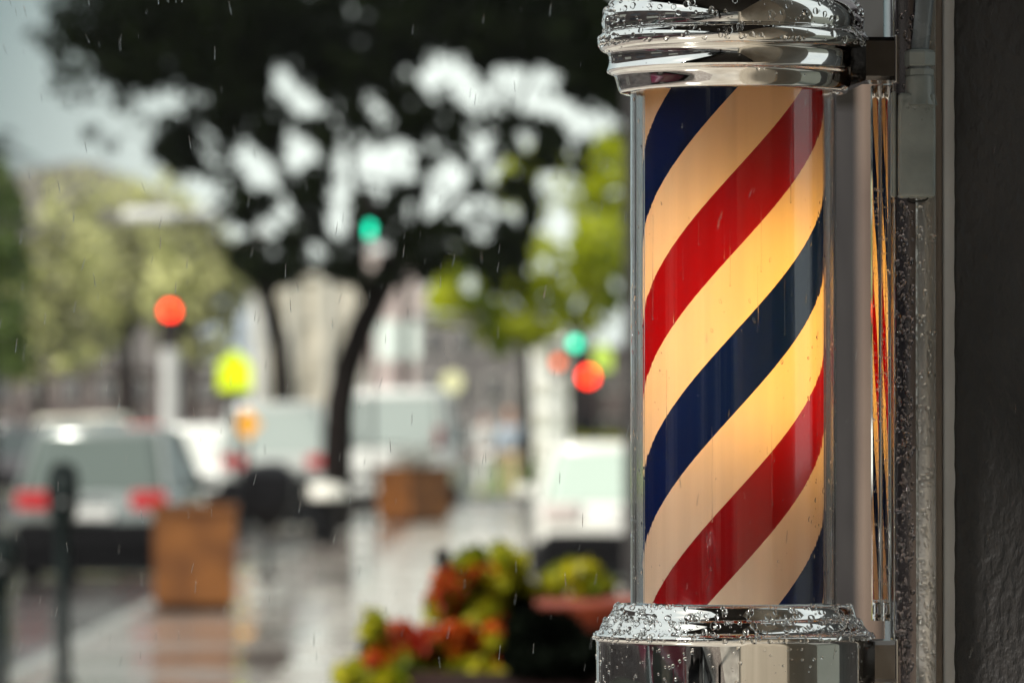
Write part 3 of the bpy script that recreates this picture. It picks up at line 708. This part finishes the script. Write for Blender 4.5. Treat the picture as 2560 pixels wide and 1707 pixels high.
# bin with pale lid
def litter_bin():
    D = 73; r = empty('litter_bin', (X(812, D), D, 0)); tag(r, 'black litter bin with a pale domed lid under the leaning trunk', 'litter bin')
    obj('bin_body', lathe(bmesh.new(), [(0, .04), (.17, .04), (.18, .06), (.22, .52), (.24, .54), (.24, .58), (0, .58)], 28), black_metal, r, 40)
    obj('lid', lathe(bmesh.new(), [(0, .80), (.12, .79), (.24, .75), (.30, .66), (.30, .60), (0, .585)], 28), mat('pale_lid', (.66, .64, .57), .4), r, 50)
    obj('bin_foot', T([(0, 0, 0), (0, 0, .045)], .12, 20), black_metal, r, 60)
litter_bin()
def pedestal_bin():
    D = 58; r = empty('pedestal_bin', (X(668, D), D, 0)); tag(r, 'black box on a thin post in front of the pale tall car', 'pedestal box')
    s = D / FPX
    obj('bin_body', loft([[(hx * a, hx * b_, z) for a, b_ in ((1, .8), (.8, 1), (-.8, 1), (-1, .8), (-1, -.8), (-.8, -1), (.8, -1), (1, -.8))] for hx, z in ((.07, .50), (.21, .62), (.28, .80), (.28, 1.08), (.19, 1.15), (.10, 1.18))]), black_metal, r, 30)
    obj('post', T([(0, 0, .05), (0, 0, .54)], .032, 12), black_metal, r, 60)
    obj('foot', lathe(bmesh.new(), [(0, .07), (.06, .06), (.13, .01), (.13, 0), (0, 0)], 20), black_metal, r, 60)
    obj('flap', rbox((.2, -.24, .95), (.16, .06, .22), .02, 2), black_metal, r, 40)
pedestal_bin()
def chair(px, base, rz, label):
    D = EYE * FPX / (base - HOR); r = empty('bistro_chair', (X(px, D), D, 0), rz); tag(r, label, 'chair', 'black chairs on the wet sidewalk')
    obj('seat', rbox((0, 0, .45), (.42, .42, .035), .012, 2), black_metal, r)
    b = bmesh.new(); tube(b, [(-.19, .20, .46), (-.20, .25, .80), (-.12, .27, .90), (.12, .27, .90), (.20, .25, .80), (.19, .20, .46)], .018, 8); obj('back_frame', b, black_metal, r, 60)
    obj('backrest', rbox((0, .262, .74), (.34, .018, .22), .006, 1), black_metal, r)
    for sx in (-1, 1):
        for sy in (-1, 1): obj('leg', T([(sx * .18, sy * .18, .45), (sx * .21, sy * .21, 0)], .016, 8), black_metal, r, 60)
chair(766, 1392, .6, 'black bistro chair between the black box on a post and the pale lidded bin')
chair(726, 1350, -.4, 'black bistro chair further back beside the black box on a post')
def meter():
    r = empty('parking_meter', (0, 0, 0))
    obj('post', T([(0, 0, 0), (0, 0, .02), (0, 0, .05), (0, 0, .95)], [.09, .09, .05, .042], 16), teal_metal, r, 60)
    obj('collar', T([(0, 0, .93), (0, 0, 1.0)], .055, 16), teal_metal, r, 60)
    hd = loft([[(hx * a, .07 * b_, z) for a, b_ in ((1, .6), (.6, 1), (-.6, 1), (-1, .6), (-1, -.6), (-.6, -1), (.6, -1), (1, -.6))] for hx, z in ((.055, 1.0), (.085, 1.04), (.095, 1.16), (.095, 1.28), (.075, 1.34), (.03, 1.37))])
    h = obj('meter_head', hd, teal_metal, r, 40)
    obj('display', rbox((0, -.072, 1.25), (.10, .01, .07), .004, 1), car_glass, h)
    obj('coin_slot', rbox((.0, -.072, 1.12), (.05, .012, .03), .004, 1), rim_m, h)
    return r
m1 = meter(); m1.location = (X(158, 35), 35, 0); tag(m1, 'dark green parking meter in front of the silver hatchback', 'parking meter', 'parking meters at the kerb')
m2 = copy_tree(m1); m2.location = (X(2, 31), 31, 0); m2.scale = (1, 1, .74); tag(m2, 'short dark post at the lower left corner of the street', 'parking meter', 'parking meters at the kerb')

# flower pots at the lower centre
terra = noisecol(mat('terracotta', rough=.45), (.11, .010, .004), (.20, .034, .008), 3)
potdark = noisecol(mat('dark_glazed_pot', rough=.35), (.012, .006, .006), (.03, .014, .012), 3)
def flowerpot():
    D = 18; s = D / FPX
    r = empty('flower_pot', (X(1290, D), D, 0)); tag(r, 'dark pot overflowing with red flowers and yellow green leaves', 'flower pot')
    obj('pot', lathe(bmesh.new(), [(0, 0), (.30, 0), (.34, .05), (.42, .55), (.45, .78), (.47, .80), (.47, .86), (.42, .86), (.40, .78), (0, .76)], 40), potdark, r, 40)
    def at(px, py, dy=0): v = W(px, py, D + dy); return (v.x - r.location.x, dy, v.z)
    def cl(L_):
        out = []                                  # each mass is several uneven sprigs
        for px, py, rx, rz, dy in L_:
            for _ in range(7):
                k = random.uniform(.28, .62); out.append((at(px + random.uniform(-1, 1) * rx, py + random.uniform(-1, 1) * rz, dy + random.uniform(-.08, .08)), (rx * s * k, .08, rz * s * k), rx * rz * k * k))
        return out
    b = bmesh.new(); leafcloud(b, cl([(1140, 1480, 70, 42, 0), (1200, 1520, 60, 60, .1), (1245, 1440, 60, 60, .05), (980, 1605, 55, 60, -.1), (930, 1660, 50, 50, -.1), (1180, 1580, 80, 45, 0), (905, 1690, 60, 34, -.1), (1060, 1700, 170, 26, -.2), (1000, 1655, 60, 40, -.2), (1260, 1700, 60, 20, -.2), (1240, 1530, 40, 60, .05), (1150, 1690, 130, 30, -.15), (1230, 1690, 60, 30, -.1), (1090, 1650, 130, 45, -.1), (1215, 1625, 70, 40, -.1), (1010, 1690, 120, 30, -.1), (1330, 1465, 60, 36, .1), (1195, 1420, 36, 34, 0)]), 4600, .055)
    obj('leaves', b, leaf_yell, r)
    b = bmesh.new(); leafcloud(b, cl([(1055, 1590, 70, 34, -.15), (1150, 1600, 60, 30, -.1), (1120, 1480, 34, 24, -.05), (1100, 1505, 26, 18, 0), (1205, 1425, 30, 16, -.05), (985, 1570, 36, 20, -.1), (1120, 1450, 20, 30, 0), (1310, 1660, 50, 20, -.1), (960, 1640, 40, 16, -.2), (1240, 1580, 26, 18, -.1)]), 1700, .05)
    obj('flowers', b, petal_red, r)
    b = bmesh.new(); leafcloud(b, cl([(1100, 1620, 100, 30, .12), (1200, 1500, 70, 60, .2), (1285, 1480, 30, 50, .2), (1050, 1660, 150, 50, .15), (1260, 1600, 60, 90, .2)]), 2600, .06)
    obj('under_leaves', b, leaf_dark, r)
    b = bmesh.new(); v = at(1106, 1395); tube(b, [(v[0] + .03, v[1], v[2] - .16), (v[0] + .005, v[1], v[2] - .05)], .008, 8); tube(b, [(v[0] + .005, v[1], v[2] - .05), (v[0], v[1], v[2] + .02), (v[0] - .005, v[1], v[2] + .03)], [.016, .026, .010], 10); obj('dark_bud', b, black_metal, r, 60)
    r2 = empty('flower_pot', (X(1500, 19), 19, 0)); tag(r2, 'wide terracotta bowl with a yellow green shrub beside the glass tube', 'flower pot')
    zt = Z(1492, 19)
    obj('pot', lathe(bmesh.new(), [(0, 0), (.14, 0), (.16, .05), (.13, zt - .28), (.20, zt - .2), (.31, zt - .09), (.32, zt - .02), (.30, zt), (.27, zt - .01), (.25, zt - .06), (0, zt - .08)], 40), terra, r2, 40)
    s2 = 19 / FPX
    b = bmesh.new(); leafcloud(b, [((X(1440, 19) - r2.location.x, 0, Z(1432, 19)), (62 * s2, .1, 30 * s2), 1), ((X(1480, 19) - r2.location.x, 0, Z(1465, 19)), (60 * s2, .1, 26 * s2), 1)], 900, .04); obj('leaves', b, leaf_yell, r2)
    r3 = empty('flower_pot', (X(1400, 17), 17, 0)); tag(r3, 'black tub between the red flowers and the terracotta bowl', 'flower pot')
    obj('pot', lathe(bmesh.new(), [(0, 0), (.20, 0), (.22, .04), (.26, .74), (.275, .76), (.275, .82), (.24, .82), (.22, .76), (0, .74)], 40), potdark, r3, 40)
    s3 = 17 / FPX
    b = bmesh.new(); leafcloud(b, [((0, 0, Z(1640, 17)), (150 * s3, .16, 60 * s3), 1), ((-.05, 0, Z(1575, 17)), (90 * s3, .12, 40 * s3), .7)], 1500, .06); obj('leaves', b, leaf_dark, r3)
flowerpot()
# menu stand / dark trough behind them
# ---------------------------------------------------------------- trees
def limb(bm, pts, r0, r1, seg=9):
    n = len(pts); tube(bm, pts, [r0 + (r1 - r0) * i / (n - 1) for i in range(n)], seg)
def tree(name, D, label, trunk_px, w0, w1, blobs, n, size, lm, limbs=(), gaps=(), cat='tree', group=None, depth=1.2, base=None, gz=0, lace=0):
    base_x = X(trunk_px[0][0], D); r = empty(name, (base_x, D, gz)); tag(r, label, cat, group); s = D / FPX
    b = bmesh.new()
    def loc(px, py, dy=0): v = W(px, py, D); return Vector((v.x - base_x, dy, v.z - gz))
    pts = [Vector((0, 0, -.02))] + [loc(*p) for p in trunk_px]
    limb(b, pts, w0 * s, w1 * s, 12)
    for L_ in limbs:
        limb(b, [loc(*p) + Vector((0, .15 * i, 0)) for i, p in enumerate(L_[0])], L_[1] * s, L_[2] * s, 8)
    obj('trunk', b, bark, r, 60)
    b = bmesh.new(); tot = sum(q[2] * q[3] * (q[4] if len(q) > 4 else 1) for q in blobs); k = 0; tries = 0
    while k < n and tries < n * 20:
        tries += 1
        t = random.random() * tot
        for q in blobs:
            t -= q[2] * q[3] * (q[4] if len(q) > 4 else 1)
            if t <= 0: break
        a, rad = random.uniform(0, 2 * PI), math.sqrt(random.random())
        px, py = q[0] + q[2] * rad * math.cos(a), q[1] + q[3] * rad * math.sin(a)
        sk = False
        for g in gaps:
            if ((px - g[0]) / g[2]) ** 2 + ((py - g[1]) / g[3]) ** 2 < 1 and random.random() < (g[4] if len(g) > 4 else .99): sk = True; break
        if sk: continue
        if lace and noise.noise(Vector((px * .026, py * .026, D + 9))) < lace and random.random() < .9: continue
        if noise.noise(Vector((px * .02, py * .02, D))) < -.33 and random.random() < .8: continue
        quad(b, loc(px, py, random.uniform(-depth, depth)), size * random.uniform(.6, 1.5)); k += 1
    obj('crown', b, lm, r)
    return r
GAPS = [(705, 215, 46, 40), (762, 262, 44, 36), (690, 175, 28, 26), (1020, 185, 40, 36), (1100, 165, 52, 44), (1150, 195, 50, 44), (1190, 245, 62, 46), (1090, 215, 36, 30), (1265, 190, 50, 42), (1310, 225, 50, 44), (1360, 190, 52, 44), (1340, 270, 46, 36),
        (1400, 270, 50, 44), (1450, 300, 52, 44), (1500, 320, 46, 40), (1515, 380, 46, 44), (930, 245, 40, 36, .75), (960, 285, 40, 30, .7), (900, 395, 76, 52), (985, 390, 60, 58), (940, 440, 70, 44), (860, 360, 38, 34, .8),
        (650, 430, 48, 52), (760, 400, 50, 52), (735, 380, 38, 38), (850, 470, 44, 40), (845, 540, 38, 64), (920, 575, 26, 26, 1.1), (1110, 470, 56, 52), (1150, 520, 46, 44), (1075, 515, 46, 40), (1200, 360, 38, 36, .85), (1090, 350, 34, 30, .6),
        (400, 260, 70, 46), (450, 235, 44, 40, .9), (500, 290, 46, 40, .8), (310, 310, 50, 44, .9), (180, 300, 100, 60), (170, 410, 60, 34), (525, 360, 50, 36, .9), (530, 470, 60, 90, .85), (810, 50, 30, 26, .8), (680, 560, 54, 90, .8), (780, 600, 40, 60, .7), (920, 640, 60, 50, .6), (1000, 640, 40, 50, .5),
        (330, 95, 20, 18, .6), (400, 110, 22, 20, .6), (250, 170, 24, 22, .6), (1290, 10, 24, 20, .7), (1400, 14, 26, 20, .7), (860, 30, 26, 22, .6), (950, 50, 20, 18, .5), (1180, 60, 22, 20, .4)]
_g = random.Random(5)
GAPS += [(_g.uniform(230, 1560), _g.uniform(140, 620), _g.uniform(15, 27), _g.uniform(15, 26), .95) for _ in range(80)] + [(_g.uniform(540, 1360), _g.uniform(370, 680), _g.uniform(22, 36), _g.uniform(22, 34), .96) for _ in range(34)]
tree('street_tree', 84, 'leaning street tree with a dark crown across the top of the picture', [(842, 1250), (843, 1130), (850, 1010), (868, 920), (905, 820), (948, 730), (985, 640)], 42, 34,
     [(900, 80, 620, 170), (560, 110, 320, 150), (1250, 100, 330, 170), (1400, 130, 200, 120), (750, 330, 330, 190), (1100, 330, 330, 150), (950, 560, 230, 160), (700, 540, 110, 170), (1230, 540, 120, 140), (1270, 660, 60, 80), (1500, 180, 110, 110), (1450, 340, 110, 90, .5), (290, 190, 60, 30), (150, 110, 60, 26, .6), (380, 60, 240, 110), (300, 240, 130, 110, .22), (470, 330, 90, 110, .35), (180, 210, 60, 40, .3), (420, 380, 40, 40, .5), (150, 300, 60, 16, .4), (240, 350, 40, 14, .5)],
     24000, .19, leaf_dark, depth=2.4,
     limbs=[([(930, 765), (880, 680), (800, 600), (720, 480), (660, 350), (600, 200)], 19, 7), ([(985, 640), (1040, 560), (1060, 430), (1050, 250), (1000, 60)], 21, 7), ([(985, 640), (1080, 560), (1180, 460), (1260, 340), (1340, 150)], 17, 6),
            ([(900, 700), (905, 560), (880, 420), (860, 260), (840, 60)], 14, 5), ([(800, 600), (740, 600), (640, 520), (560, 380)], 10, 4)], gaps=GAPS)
tree('street_tree', 92, 'thin upright street tree left of the leaning one', [(704, 1230), (706, 1100), (706, 960), (698, 850), (672, 760), (650, 700)], 30, 22,
     [(560, 330, 110, 130), (640, 600, 80, 110, .7), (620, 440, 120, 140, .6), (480, 240, 90, 80, .7)], 1700, .19, leaf_dark, depth=1.5,
     limbs=[([(650, 700), (640, 600), (600, 480), (560, 380)], 14, 6), ([(672, 760), (700, 660), (740, 560), (760, 430)], 12, 5)], gaps=GAPS)
tree('street_tree', 104, 'bright green street tree on a dark upright trunk near the glass tube', [(1320, 1200), (1320, 1080), (1316, 960), (1312, 860), (1308, 700)], 17, 12,
     [(1190, 700, 110, 90), (1300, 770, 140, 90), (1130, 760, 60, 50), (1430, 740, 130, 90), (1270, 840, 90, 40), (1500, 660, 80, 120), (1350, 650, 60, 60, .5)], 4200, .22, leaf_lime, depth=1.6, lace=-.06,
     limbs=[([(1310, 800), (1260, 740), (1190, 690)], 8, 4), ([(1310, 780), (1380, 700), (1450, 640)], 8, 4)])
tree('street_tree', 125, 'pale yellow green tree high behind the bright green one', [(1480, 1160), (1480, 1000), (1470, 800), (1460, 600)], 12, 8,
     [(1450, 500, 110, 110), (1530, 440, 70, 110), (1340, 430, 80, 60, .7), (1500, 620, 80, 60), (1290, 470, 50, 60, .6)], 2600, .24, leaf_lime, depth=2, lace=-.05, gaps=[(1380, 480, 50, 60, .9), (1390, 570, 50, 50, .9), (1440, 430, 30, 30)])
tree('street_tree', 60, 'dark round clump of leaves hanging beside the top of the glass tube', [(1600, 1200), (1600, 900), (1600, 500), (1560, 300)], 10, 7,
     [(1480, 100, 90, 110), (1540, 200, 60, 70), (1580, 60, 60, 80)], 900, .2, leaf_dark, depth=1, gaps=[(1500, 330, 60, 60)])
def near_tree(x, y):
    r = empty('street_tree', (x, y, 0)); tag(r, 'dark street tree behind the viewer at the kerb', 'tree')
    obj('trunk', T([(0, 0, 0), (.05, 0, 1.5), (-.05, .1, 3.0), (.1, 0, 4.6)], [.16, .12, .10, .05], 12), bark, r, 60)
    b = bmesh.new(); leafcloud(b, [((0, 0, 4.2), (1.9, 1.9, 1.3), 1), ((.6, .5, 5.2), (1.3, 1.3, .9), .5)], 5000, .22); obj('crown', b, leaf_dark, r)
near_tree(-1.9, -3.0)
# hazy trees further off, left
tree('far_tree', 112, 'dark tree at the very left edge under the palm fronds', [(-20, 1220), (-18, 1100), (-22, 950), (-20, 800)], 16, 10, [(-10, 560, 75, 120), (20, 700, 60, 100), (10, 860, 70, 90), (-20, 450, 50, 60)], 1700, .22, leaf_grass, depth=1.5, gz=-.13)
far = [(95, 150, 190, 'broad olive tree at the left behind the palm', [(80, 720, 130, 120), (180, 640, 100, 90), (60, 880, 110, 70), (200, 860, 80, 70)]),
       (300, 690, 200, 'olive tree left of the red traffic light', [(300, 700, 120, 110), (230, 800, 90, 80), (380, 620, 90, 70)]),
       (475, 700, 185, 'tall olive tree between the red light and the pentagon sign', [(500, 640, 120, 90), (460, 780, 90, 110), (560, 700, 70, 90), (400, 560, 70, 50), (520, 840, 70, 70)]),
       (330, 0, 230, 'widest hazy tree behind the other olive trees', [(330, 560, 170, 90), (170, 560, 90, 60), (330, 720, 220, 100), (200, 480, 150, 60, .6), (390, 490, 110, 60, .6)])]
for px, _, D, lab, bl in far:
    tree('far_tree', D, lab, [(px, 1140), (px + 4, 1000), (px - 6, 860), (px, 760)], 15, 9, bl, 1700, .40, leaf_olive, depth=4, lace=-.10, group='hazy olive trees across the street', gz=-.13,
         limbs=[([(px, 860), (px - 50, 780), (px - 80, 700)], 8, 4), ([(px, 840), (px + 60, 760), (px + 90, 680)], 8, 4)])
def palm():
    D = 100; r = empty('palm_tree', (X(-45, D), D, -.13)); tag(r, 'palm tree with drooping fronds at the left edge', 'palm tree'); bx = r.location.x
    top = W(-45, 375, D); tp = Vector((0, 0, top.z + .13))
    obj('trunk', T([(0, 0, 0), (.05, 0, 2), (0, 0, tp.z)], [.22, .17, .15], 14), bark, r, 60)
    b = bmesh.new()
    for i in range(26):
        a = 2 * PI * i / 26 + random.uniform(-.1, .1); el = random.uniform(-.3, 1.1); ln = random.uniform(.9, 1.5); prev = None
        for k in range(9):
            f = k / 8; p = tp + Vector((math.cos(a) * ln * f * math.cos(el), math.sin(a) * ln * f * math.cos(el), ln * (f * math.sin(el) - .55 * f * f)))
            if prev is not None:
                t = (p - prev).normalized(); side = t.cross(Vector((0, 0, 1))).normalized()
                for sg in (-1, 1):
                    for q in (.0, .5):
                        m_ = prev.lerp(p, q); tip = m_ + side * sg * .28 * (1.1 - f) + t * .16 - Vector((0, 0, .10))
                        b.faces.new([b.verts.new(v) for v in (m_, m_ + t * .03, tip)])
            prev = p
    obj('fronds', b, leaf_dark, r)
    return r
palm()
def hedge(px0, px1, py0, D, label, lm):
    r = empty('hedge', (X((px0 + px1) / 2, D), D, -.13)); tag(r, label, 'hedge'); h = Z(py0, D) + .13; w_ = X(px1, D) - X(px0, D)
    b = bmesh.new()
    for _ in range(1600): quad(b, Vector((random.uniform(-w_/2, w_/2), random.uniform(-.6, .6), random.uniform(.0, h))), .26)
    obj('leaves', b, lm, r)
hedge(440, 640, 1075, 150, 'low bright green hedge behind the pale signal pole', leaf_lime)
hedge(1440, 1760, 1092, 90, 'yellow green hedge above the white car', leaf_yell)

# ---------------------------------------------------------------- far buildings
def building(px0, px1, py_top, D, wallm, label, floors=3, bays=5, winm=None, pil=None):
    x0, x1 = X(px0, D), X(px1, D); h = Z(py_top, D) + .13; w_ = x1 - x0; dp = max(8, w_)
    r = empty('building', ((x0 + x1) / 2, D, -.13)); tag(r, label, 'building')
    obj('wall', rbox((0, dp / 2, h / 2), (w_, dp, h), .05, 1), wallm, r)
    obj('cornice', rbox((0, dp / 2, h + .12), (w_ + .4, dp + .4, .25), .04, 1), wallm, r)
    wm = winm or bpy.data.materials['far_window']
    for f in range(floors):
        for k in range(bays):
            cxx = -w_/2 + w_ * (k + .5) / bays; z = h * (f + .55) / floors
            wv = obj('window', rbox((cxx, -.01, z), (w_ / bays * .5, .16, h / floors * .55), .02, 1), stone, r)
            obj('pane', rbox((cxx, -.05, z), (w_ / bays * .42, .12, h / floors * .48), .01, 1), wm, wv)
    if pil:
        for k in range(bays + 1):
            obj('pilaster', rbox((-w_/2 + w_ * k / bays, -.15, h / 2), (w_ / bays * .22, .3, h - .02), .03, 1), pil, r)
mat('far_window', (.06, .06, .07), .15)
stone = noisecol(mat('pale_stone', rough=.8), (.50, .48, .42), (.60, .58, .52), .4)
beige_b = noisecol(mat('beige_render', rough=.8), (.44, .40, .32), (.54, .50, .42), .4)
brown_b = noisecol(mat('brown_render', rough=.8), (.07, .052, .05), (.12, .09, .085), .4)
pink_b = noisecol(mat('pink_render', rough=.8), (.52, .42, .40), (.60, .50, .47), .4)
grey_b = noisecol(mat('grey_render', rough=.8), (.11, .10, .10), (.17, .155, .155), .4)
building(640, 905, 700, 240, beige_b, 'beige building with pale pilasters behind the two trunks', 3, 3, winm=beige_b, pil=stone)
building(905, 1060, 640, 262, pink_b, 'pinkish building right of the leaning trunk', 3, 2, winm=pink_b)
building(1040, 1345, 800, 230, grey_b, 'grey building behind the round pale sign', 3, 4)
building(1325, 1445, 860, 205, mat('white_render', (.82, .81, .79), .7), 'narrow white tower behind the yellow car', 4, 2, winm=stone)
building(1435, 1640, 880, 215, brown_b, 'dark brown building beside the white tower', 2, 4)
building(-120, 560, 930, 290, brown_b, 'long low brown building behind the olive trees', 2, 8)
sign(995, 850, 190, 105, 95, 'rect', mat('pale_board', (.72, .80, .76), .6), 'pale green white board above the white van', 'board', 'board')
sign(592, 655, 200, 60, 70, 'rect', mat('pink_board', (.85, .70, .68), .6), 'small pinkish white board high left of the thin tree', 'board', 'board')
building(505, 640, 760, 300, mat('blue_grey_render', (.36, .42, .48), .7), 'blue grey building behind the pentagon sign', 3, 2, winm=mat('sky_window', (.45, .52, .6), .3))
def block(x, y, w_, d_, h, m_, label, bays):
    r = empty('building', (x, y, -.13)); tag(r, label, 'building')
    obj('wall', rbox((0, 0, h / 2), (w_, d_, h), .05, 1), m_, r)
    sx = 1
    for k in range(bays):
        for f in range(2):
            if d_ > w_: c, sz = (w_ / 2, -d_/2 + d_ * (k + .5) / bays, 2 + 3.2 * f), (.12, d_ / bays * .6, 1.8)
            else: c, sz = (-w_/2 + w_ * (k + .5) / bays, d_ / 2, 2 + 3.2 * f), (w_ / bays * .6, .12, 1.8)
            obj('window', rbox(c, sz, .02, 1), stone if (k + f) % 3 == 0 else bpy.data.materials['far_window'], r)
block(-20, 5, 6, 90, 8.5, brown_b, 'long brown building lining the far side of the street, left of the picture', 14)
block(-4, -32, 22, 6, 9, grey_b, 'grey building closing the street behind the viewer', 5)
make_car('parked_car', (-4.3, 1.5, GZ), 0, paint('maroon_paint', (.10, .01, .03)), 'maroon car parked at the kerb left of the viewer', Ht=1.5, group='cars at the near kerb')
make_car('parked_car', (-4.3, -5.0, GZ), 0, paint('black_car_paint', (.01, .01, .012)), 'black car parked at the kerb behind the viewer', Ht=1.6, group='cars at the near kerb')

# ---------------------------------------------------------------- people
skin = mat('skin', (.42, .22, .15), .5); hair_m = mat('dark_hair', (.02, .014, .01), .5)
def skinmesh(name, chain, m_, parent, sub=1):
    """chain: dict name->(pos, radius), edges list"""
    V, E = chain; me = bpy.data.meshes.new(name); names = list(V); me.from_pydata([V[k][0] for k in names], [(names.index(a), names.index(b)) for a, b in E], [])
    o = link(bpy.data.objects.new(name, me), parent); me.materials.append(m_)
    sk = o.modifiers.new('skin', 'SKIN'); sk.use_smooth_shade = True
    for i, k in enumerate(names):
        r = V[k][1]; me.skin_vertices[0].data[i].radius = (r, r) if not isinstance(r, tuple) else r
    me.skin_vertices[0].data[0].use_root = True
    ss = o.modifiers.new('sub', 'SUBSURF'); ss.levels = sub; ss.render_levels = sub
    return o
def person(px, foot_py, label, top_m, leg_m, hairc, step=.16, rz=0):
    D = EYE * FPX / (foot_py - HOR); r = empty('person', (X(px, D), D, 0), rz); tag(r, label, 'person')
    V = {'pel': ((0, 0, .93), (.15, .11)), 'wst': ((0, 0, 1.08), (.125, .09)), 'cst': ((0, 0, 1.32), (.16, .11)), 'nk': ((0, .01, 1.48), .055), 'hd0': ((0, 0, 1.56), .062), 'hd': ((0, -.01, 1.66), (.085, .10)), 'hd2': ((0, 0, 1.74), .06)}
    E = [('pel', 'wst'), ('wst', 'cst'), ('cst', 'nk'), ('nk', 'hd0'), ('hd0', 'hd'), ('hd', 'hd2')]
    for s_, n in ((-1, 'l'), (1, 'r')):
        V.update({n + 'hip': ((s_ * .10, 0, .88), .085), n + 'kn': ((s_ * .10, -s_ * step * .5 - .03, .48), .055), n + 'an': ((s_ * .10, -s_ * step, .09), .038), n + 'to': ((s_ * .11, -s_ * step - .16, .035), .03),
                  n + 'sh': ((s_ * .19, 0, 1.40), .052), n + 'el': ((s_ * .24, s_ * .06, 1.13), .04), n + 'wr': ((s_ * .23, s_ * .12 - .04, .88), .028), n + 'pm': ((s_ * .23, s_ * .13 - .05, .81), (.035, .016))})
        E += [('pel', n + 'hip'), (n + 'hip', n + 'kn'), (n + 'kn', n + 'an'), (n + 'an', n + 'to'), ('cst', n + 'sh'), (n + 'sh', n + 'el'), (n + 'el', n + 'wr'), (n + 'wr', n + 'pm')]
        for f in range(4):
            V[n + 'f%d' % f] = ((s_ * .23, s_ * .13 - .075 + .018 * f, .73 + (.008 if f in (0, 3) else 0)), .008); E.append((n + 'pm', n + 'f%d' % f))
        V[n + 'th'] = ((s_ * .225, s_ * .13 - .10, .79), .009); E.append((n + 'pm', n + 'th'))
    skinmesh('person_body', (V, E), skin, r)
    J = {'a': ((0, 0, .86), (.175, .125)), 'b': ((0, 0, 1.08), (.16, .115)), 'c': ((0, 0, 1.32), (.19, .13)), 'd': ((0, 0, 1.45), (.09, .08))}; JE = [('a', 'b'), ('b', 'c'), ('c', 'd')]
    for s_, n in ((-1, 'l'), (1, 'r')):
        J.update({n + 's': ((s_ * .20, 0, 1.39), .07), n + 'e': ((s_ * .245, s_ * .06, 1.13), .055), n + 'w': ((s_ * .235, s_ * .12 - .04, .91), .045)}); JE += [('c', n + 's'), (n + 's', n + 'e'), (n + 'e', n + 'w')]
    skinmesh('jacket', (J, JE), top_m, r)
    Q = {'p': ((0, 0, .92), (.165, .12))}; QE = []
    for s_, n in ((-1, 'l'), (1, 'r')):
        Q.update({n + 'h': ((s_ * .10, 0, .84), .10), n + 'k': ((s_ * .10, -s_ * step * .5 - .03, .48), .075), n + 'a': ((s_ * .10, -s_ * step, .10), .06)}); QE += [('p', n + 'h'), (n + 'h', n + 'k'), (n + 'k', n + 'a')]
    skinmesh('trousers', (Q, QE), leg_m, r)
    b = bmesh.new(); bmesh.ops.create_uvsphere(b, u_segments=16, v_segments=10, radius=1)
    for v in b.verts: v.co = Vector((v.co.x * .098, v.co.y * .112 + .018, v.co.z * .085 + 1.715))
    obj('hair', b, hairc, r, 60)
person(1275, 1246, 'person in a blue grey jacket and tan trousers walking on the sidewalk', noisecol(mat('blue_grey_cloth', rough=.8), (.30, .36, .42), (.38, .44, .50), 8), noisecol(mat('tan_cloth', rough=.8), (.42, .32, .17), (.50, .39, .22), 8), mat('ginger_hair', (.45, .24, .14), .6))
person(1213, 1238, 'person in pale grey clothes walking left of the tan trousers', noisecol(mat('pale_cloth', rough=.8), (.42, .42, .40), (.5, .5, .48), 8), noisecol(mat('white_cloth', rough=.8), (.62, .62, .58), (.7, .7, .66), 8), mat('grey_hair', (.30, .29, .28), .6), step=-.14)

# ---------------------------------------------------------------- falling rain
def rain():
    bm = bmesh.new(); n = 0
    while n < 330:
        D = random.uniform(4.9, 6.4); px = random.uniform(-30, 2150) if random.random() < .94 else random.uniform(2400, 2560); py = random.uniform(-20, 1720)
        if random.random() > (.95 if px < 1400 else .4): continue
        p = W(px, py, D); sz = random.uniform(.3, 1.0)
        ln = .0075 * sz; d = Vector((random.gauss(.22 - .0002 * px if py < 500 else -.1, .12), 0, -1)).normalized()
        tube(bm, [p - d * ln, p - d * ln * .5, p, p + d * ln * .6, p + d * ln], [.00008, .00026 * sz, .00036 * sz, .00034 * sz, .0001], 6)
        n += 1
    o = obj('falling_rain', bm, water)
    for p in o.data.polygons: p.use_smooth = True
    tag(o, 'falling rain drops in the air in front of the street', 'rain', kind='stuff')
rain()
# ---------------------------------------------------------------- haze
HAZE = 0.0001
if HAZE:
    hm = bpy.data.materials.new('haze'); hm.use_nodes = True; t = hm.node_tree; t.nodes.remove(t.nodes['Principled BSDF'])
    v = t.nodes.new('ShaderNodeVolumePrincipled'); v.inputs['Color'].default_value = (.93, .94, .92, 1); v.inputs['Density'].default_value = HAZE; v.inputs['Anisotropy'].default_value = .3
    t.links.new(v.outputs[0], t.nodes['Material Output'].inputs['Volume'])
    b = bmesh.new(); box(b, (0, 1050, 34), (1900, 2950, 72)); o = obj('haze', b, hm); tag(o, kind='stuff')
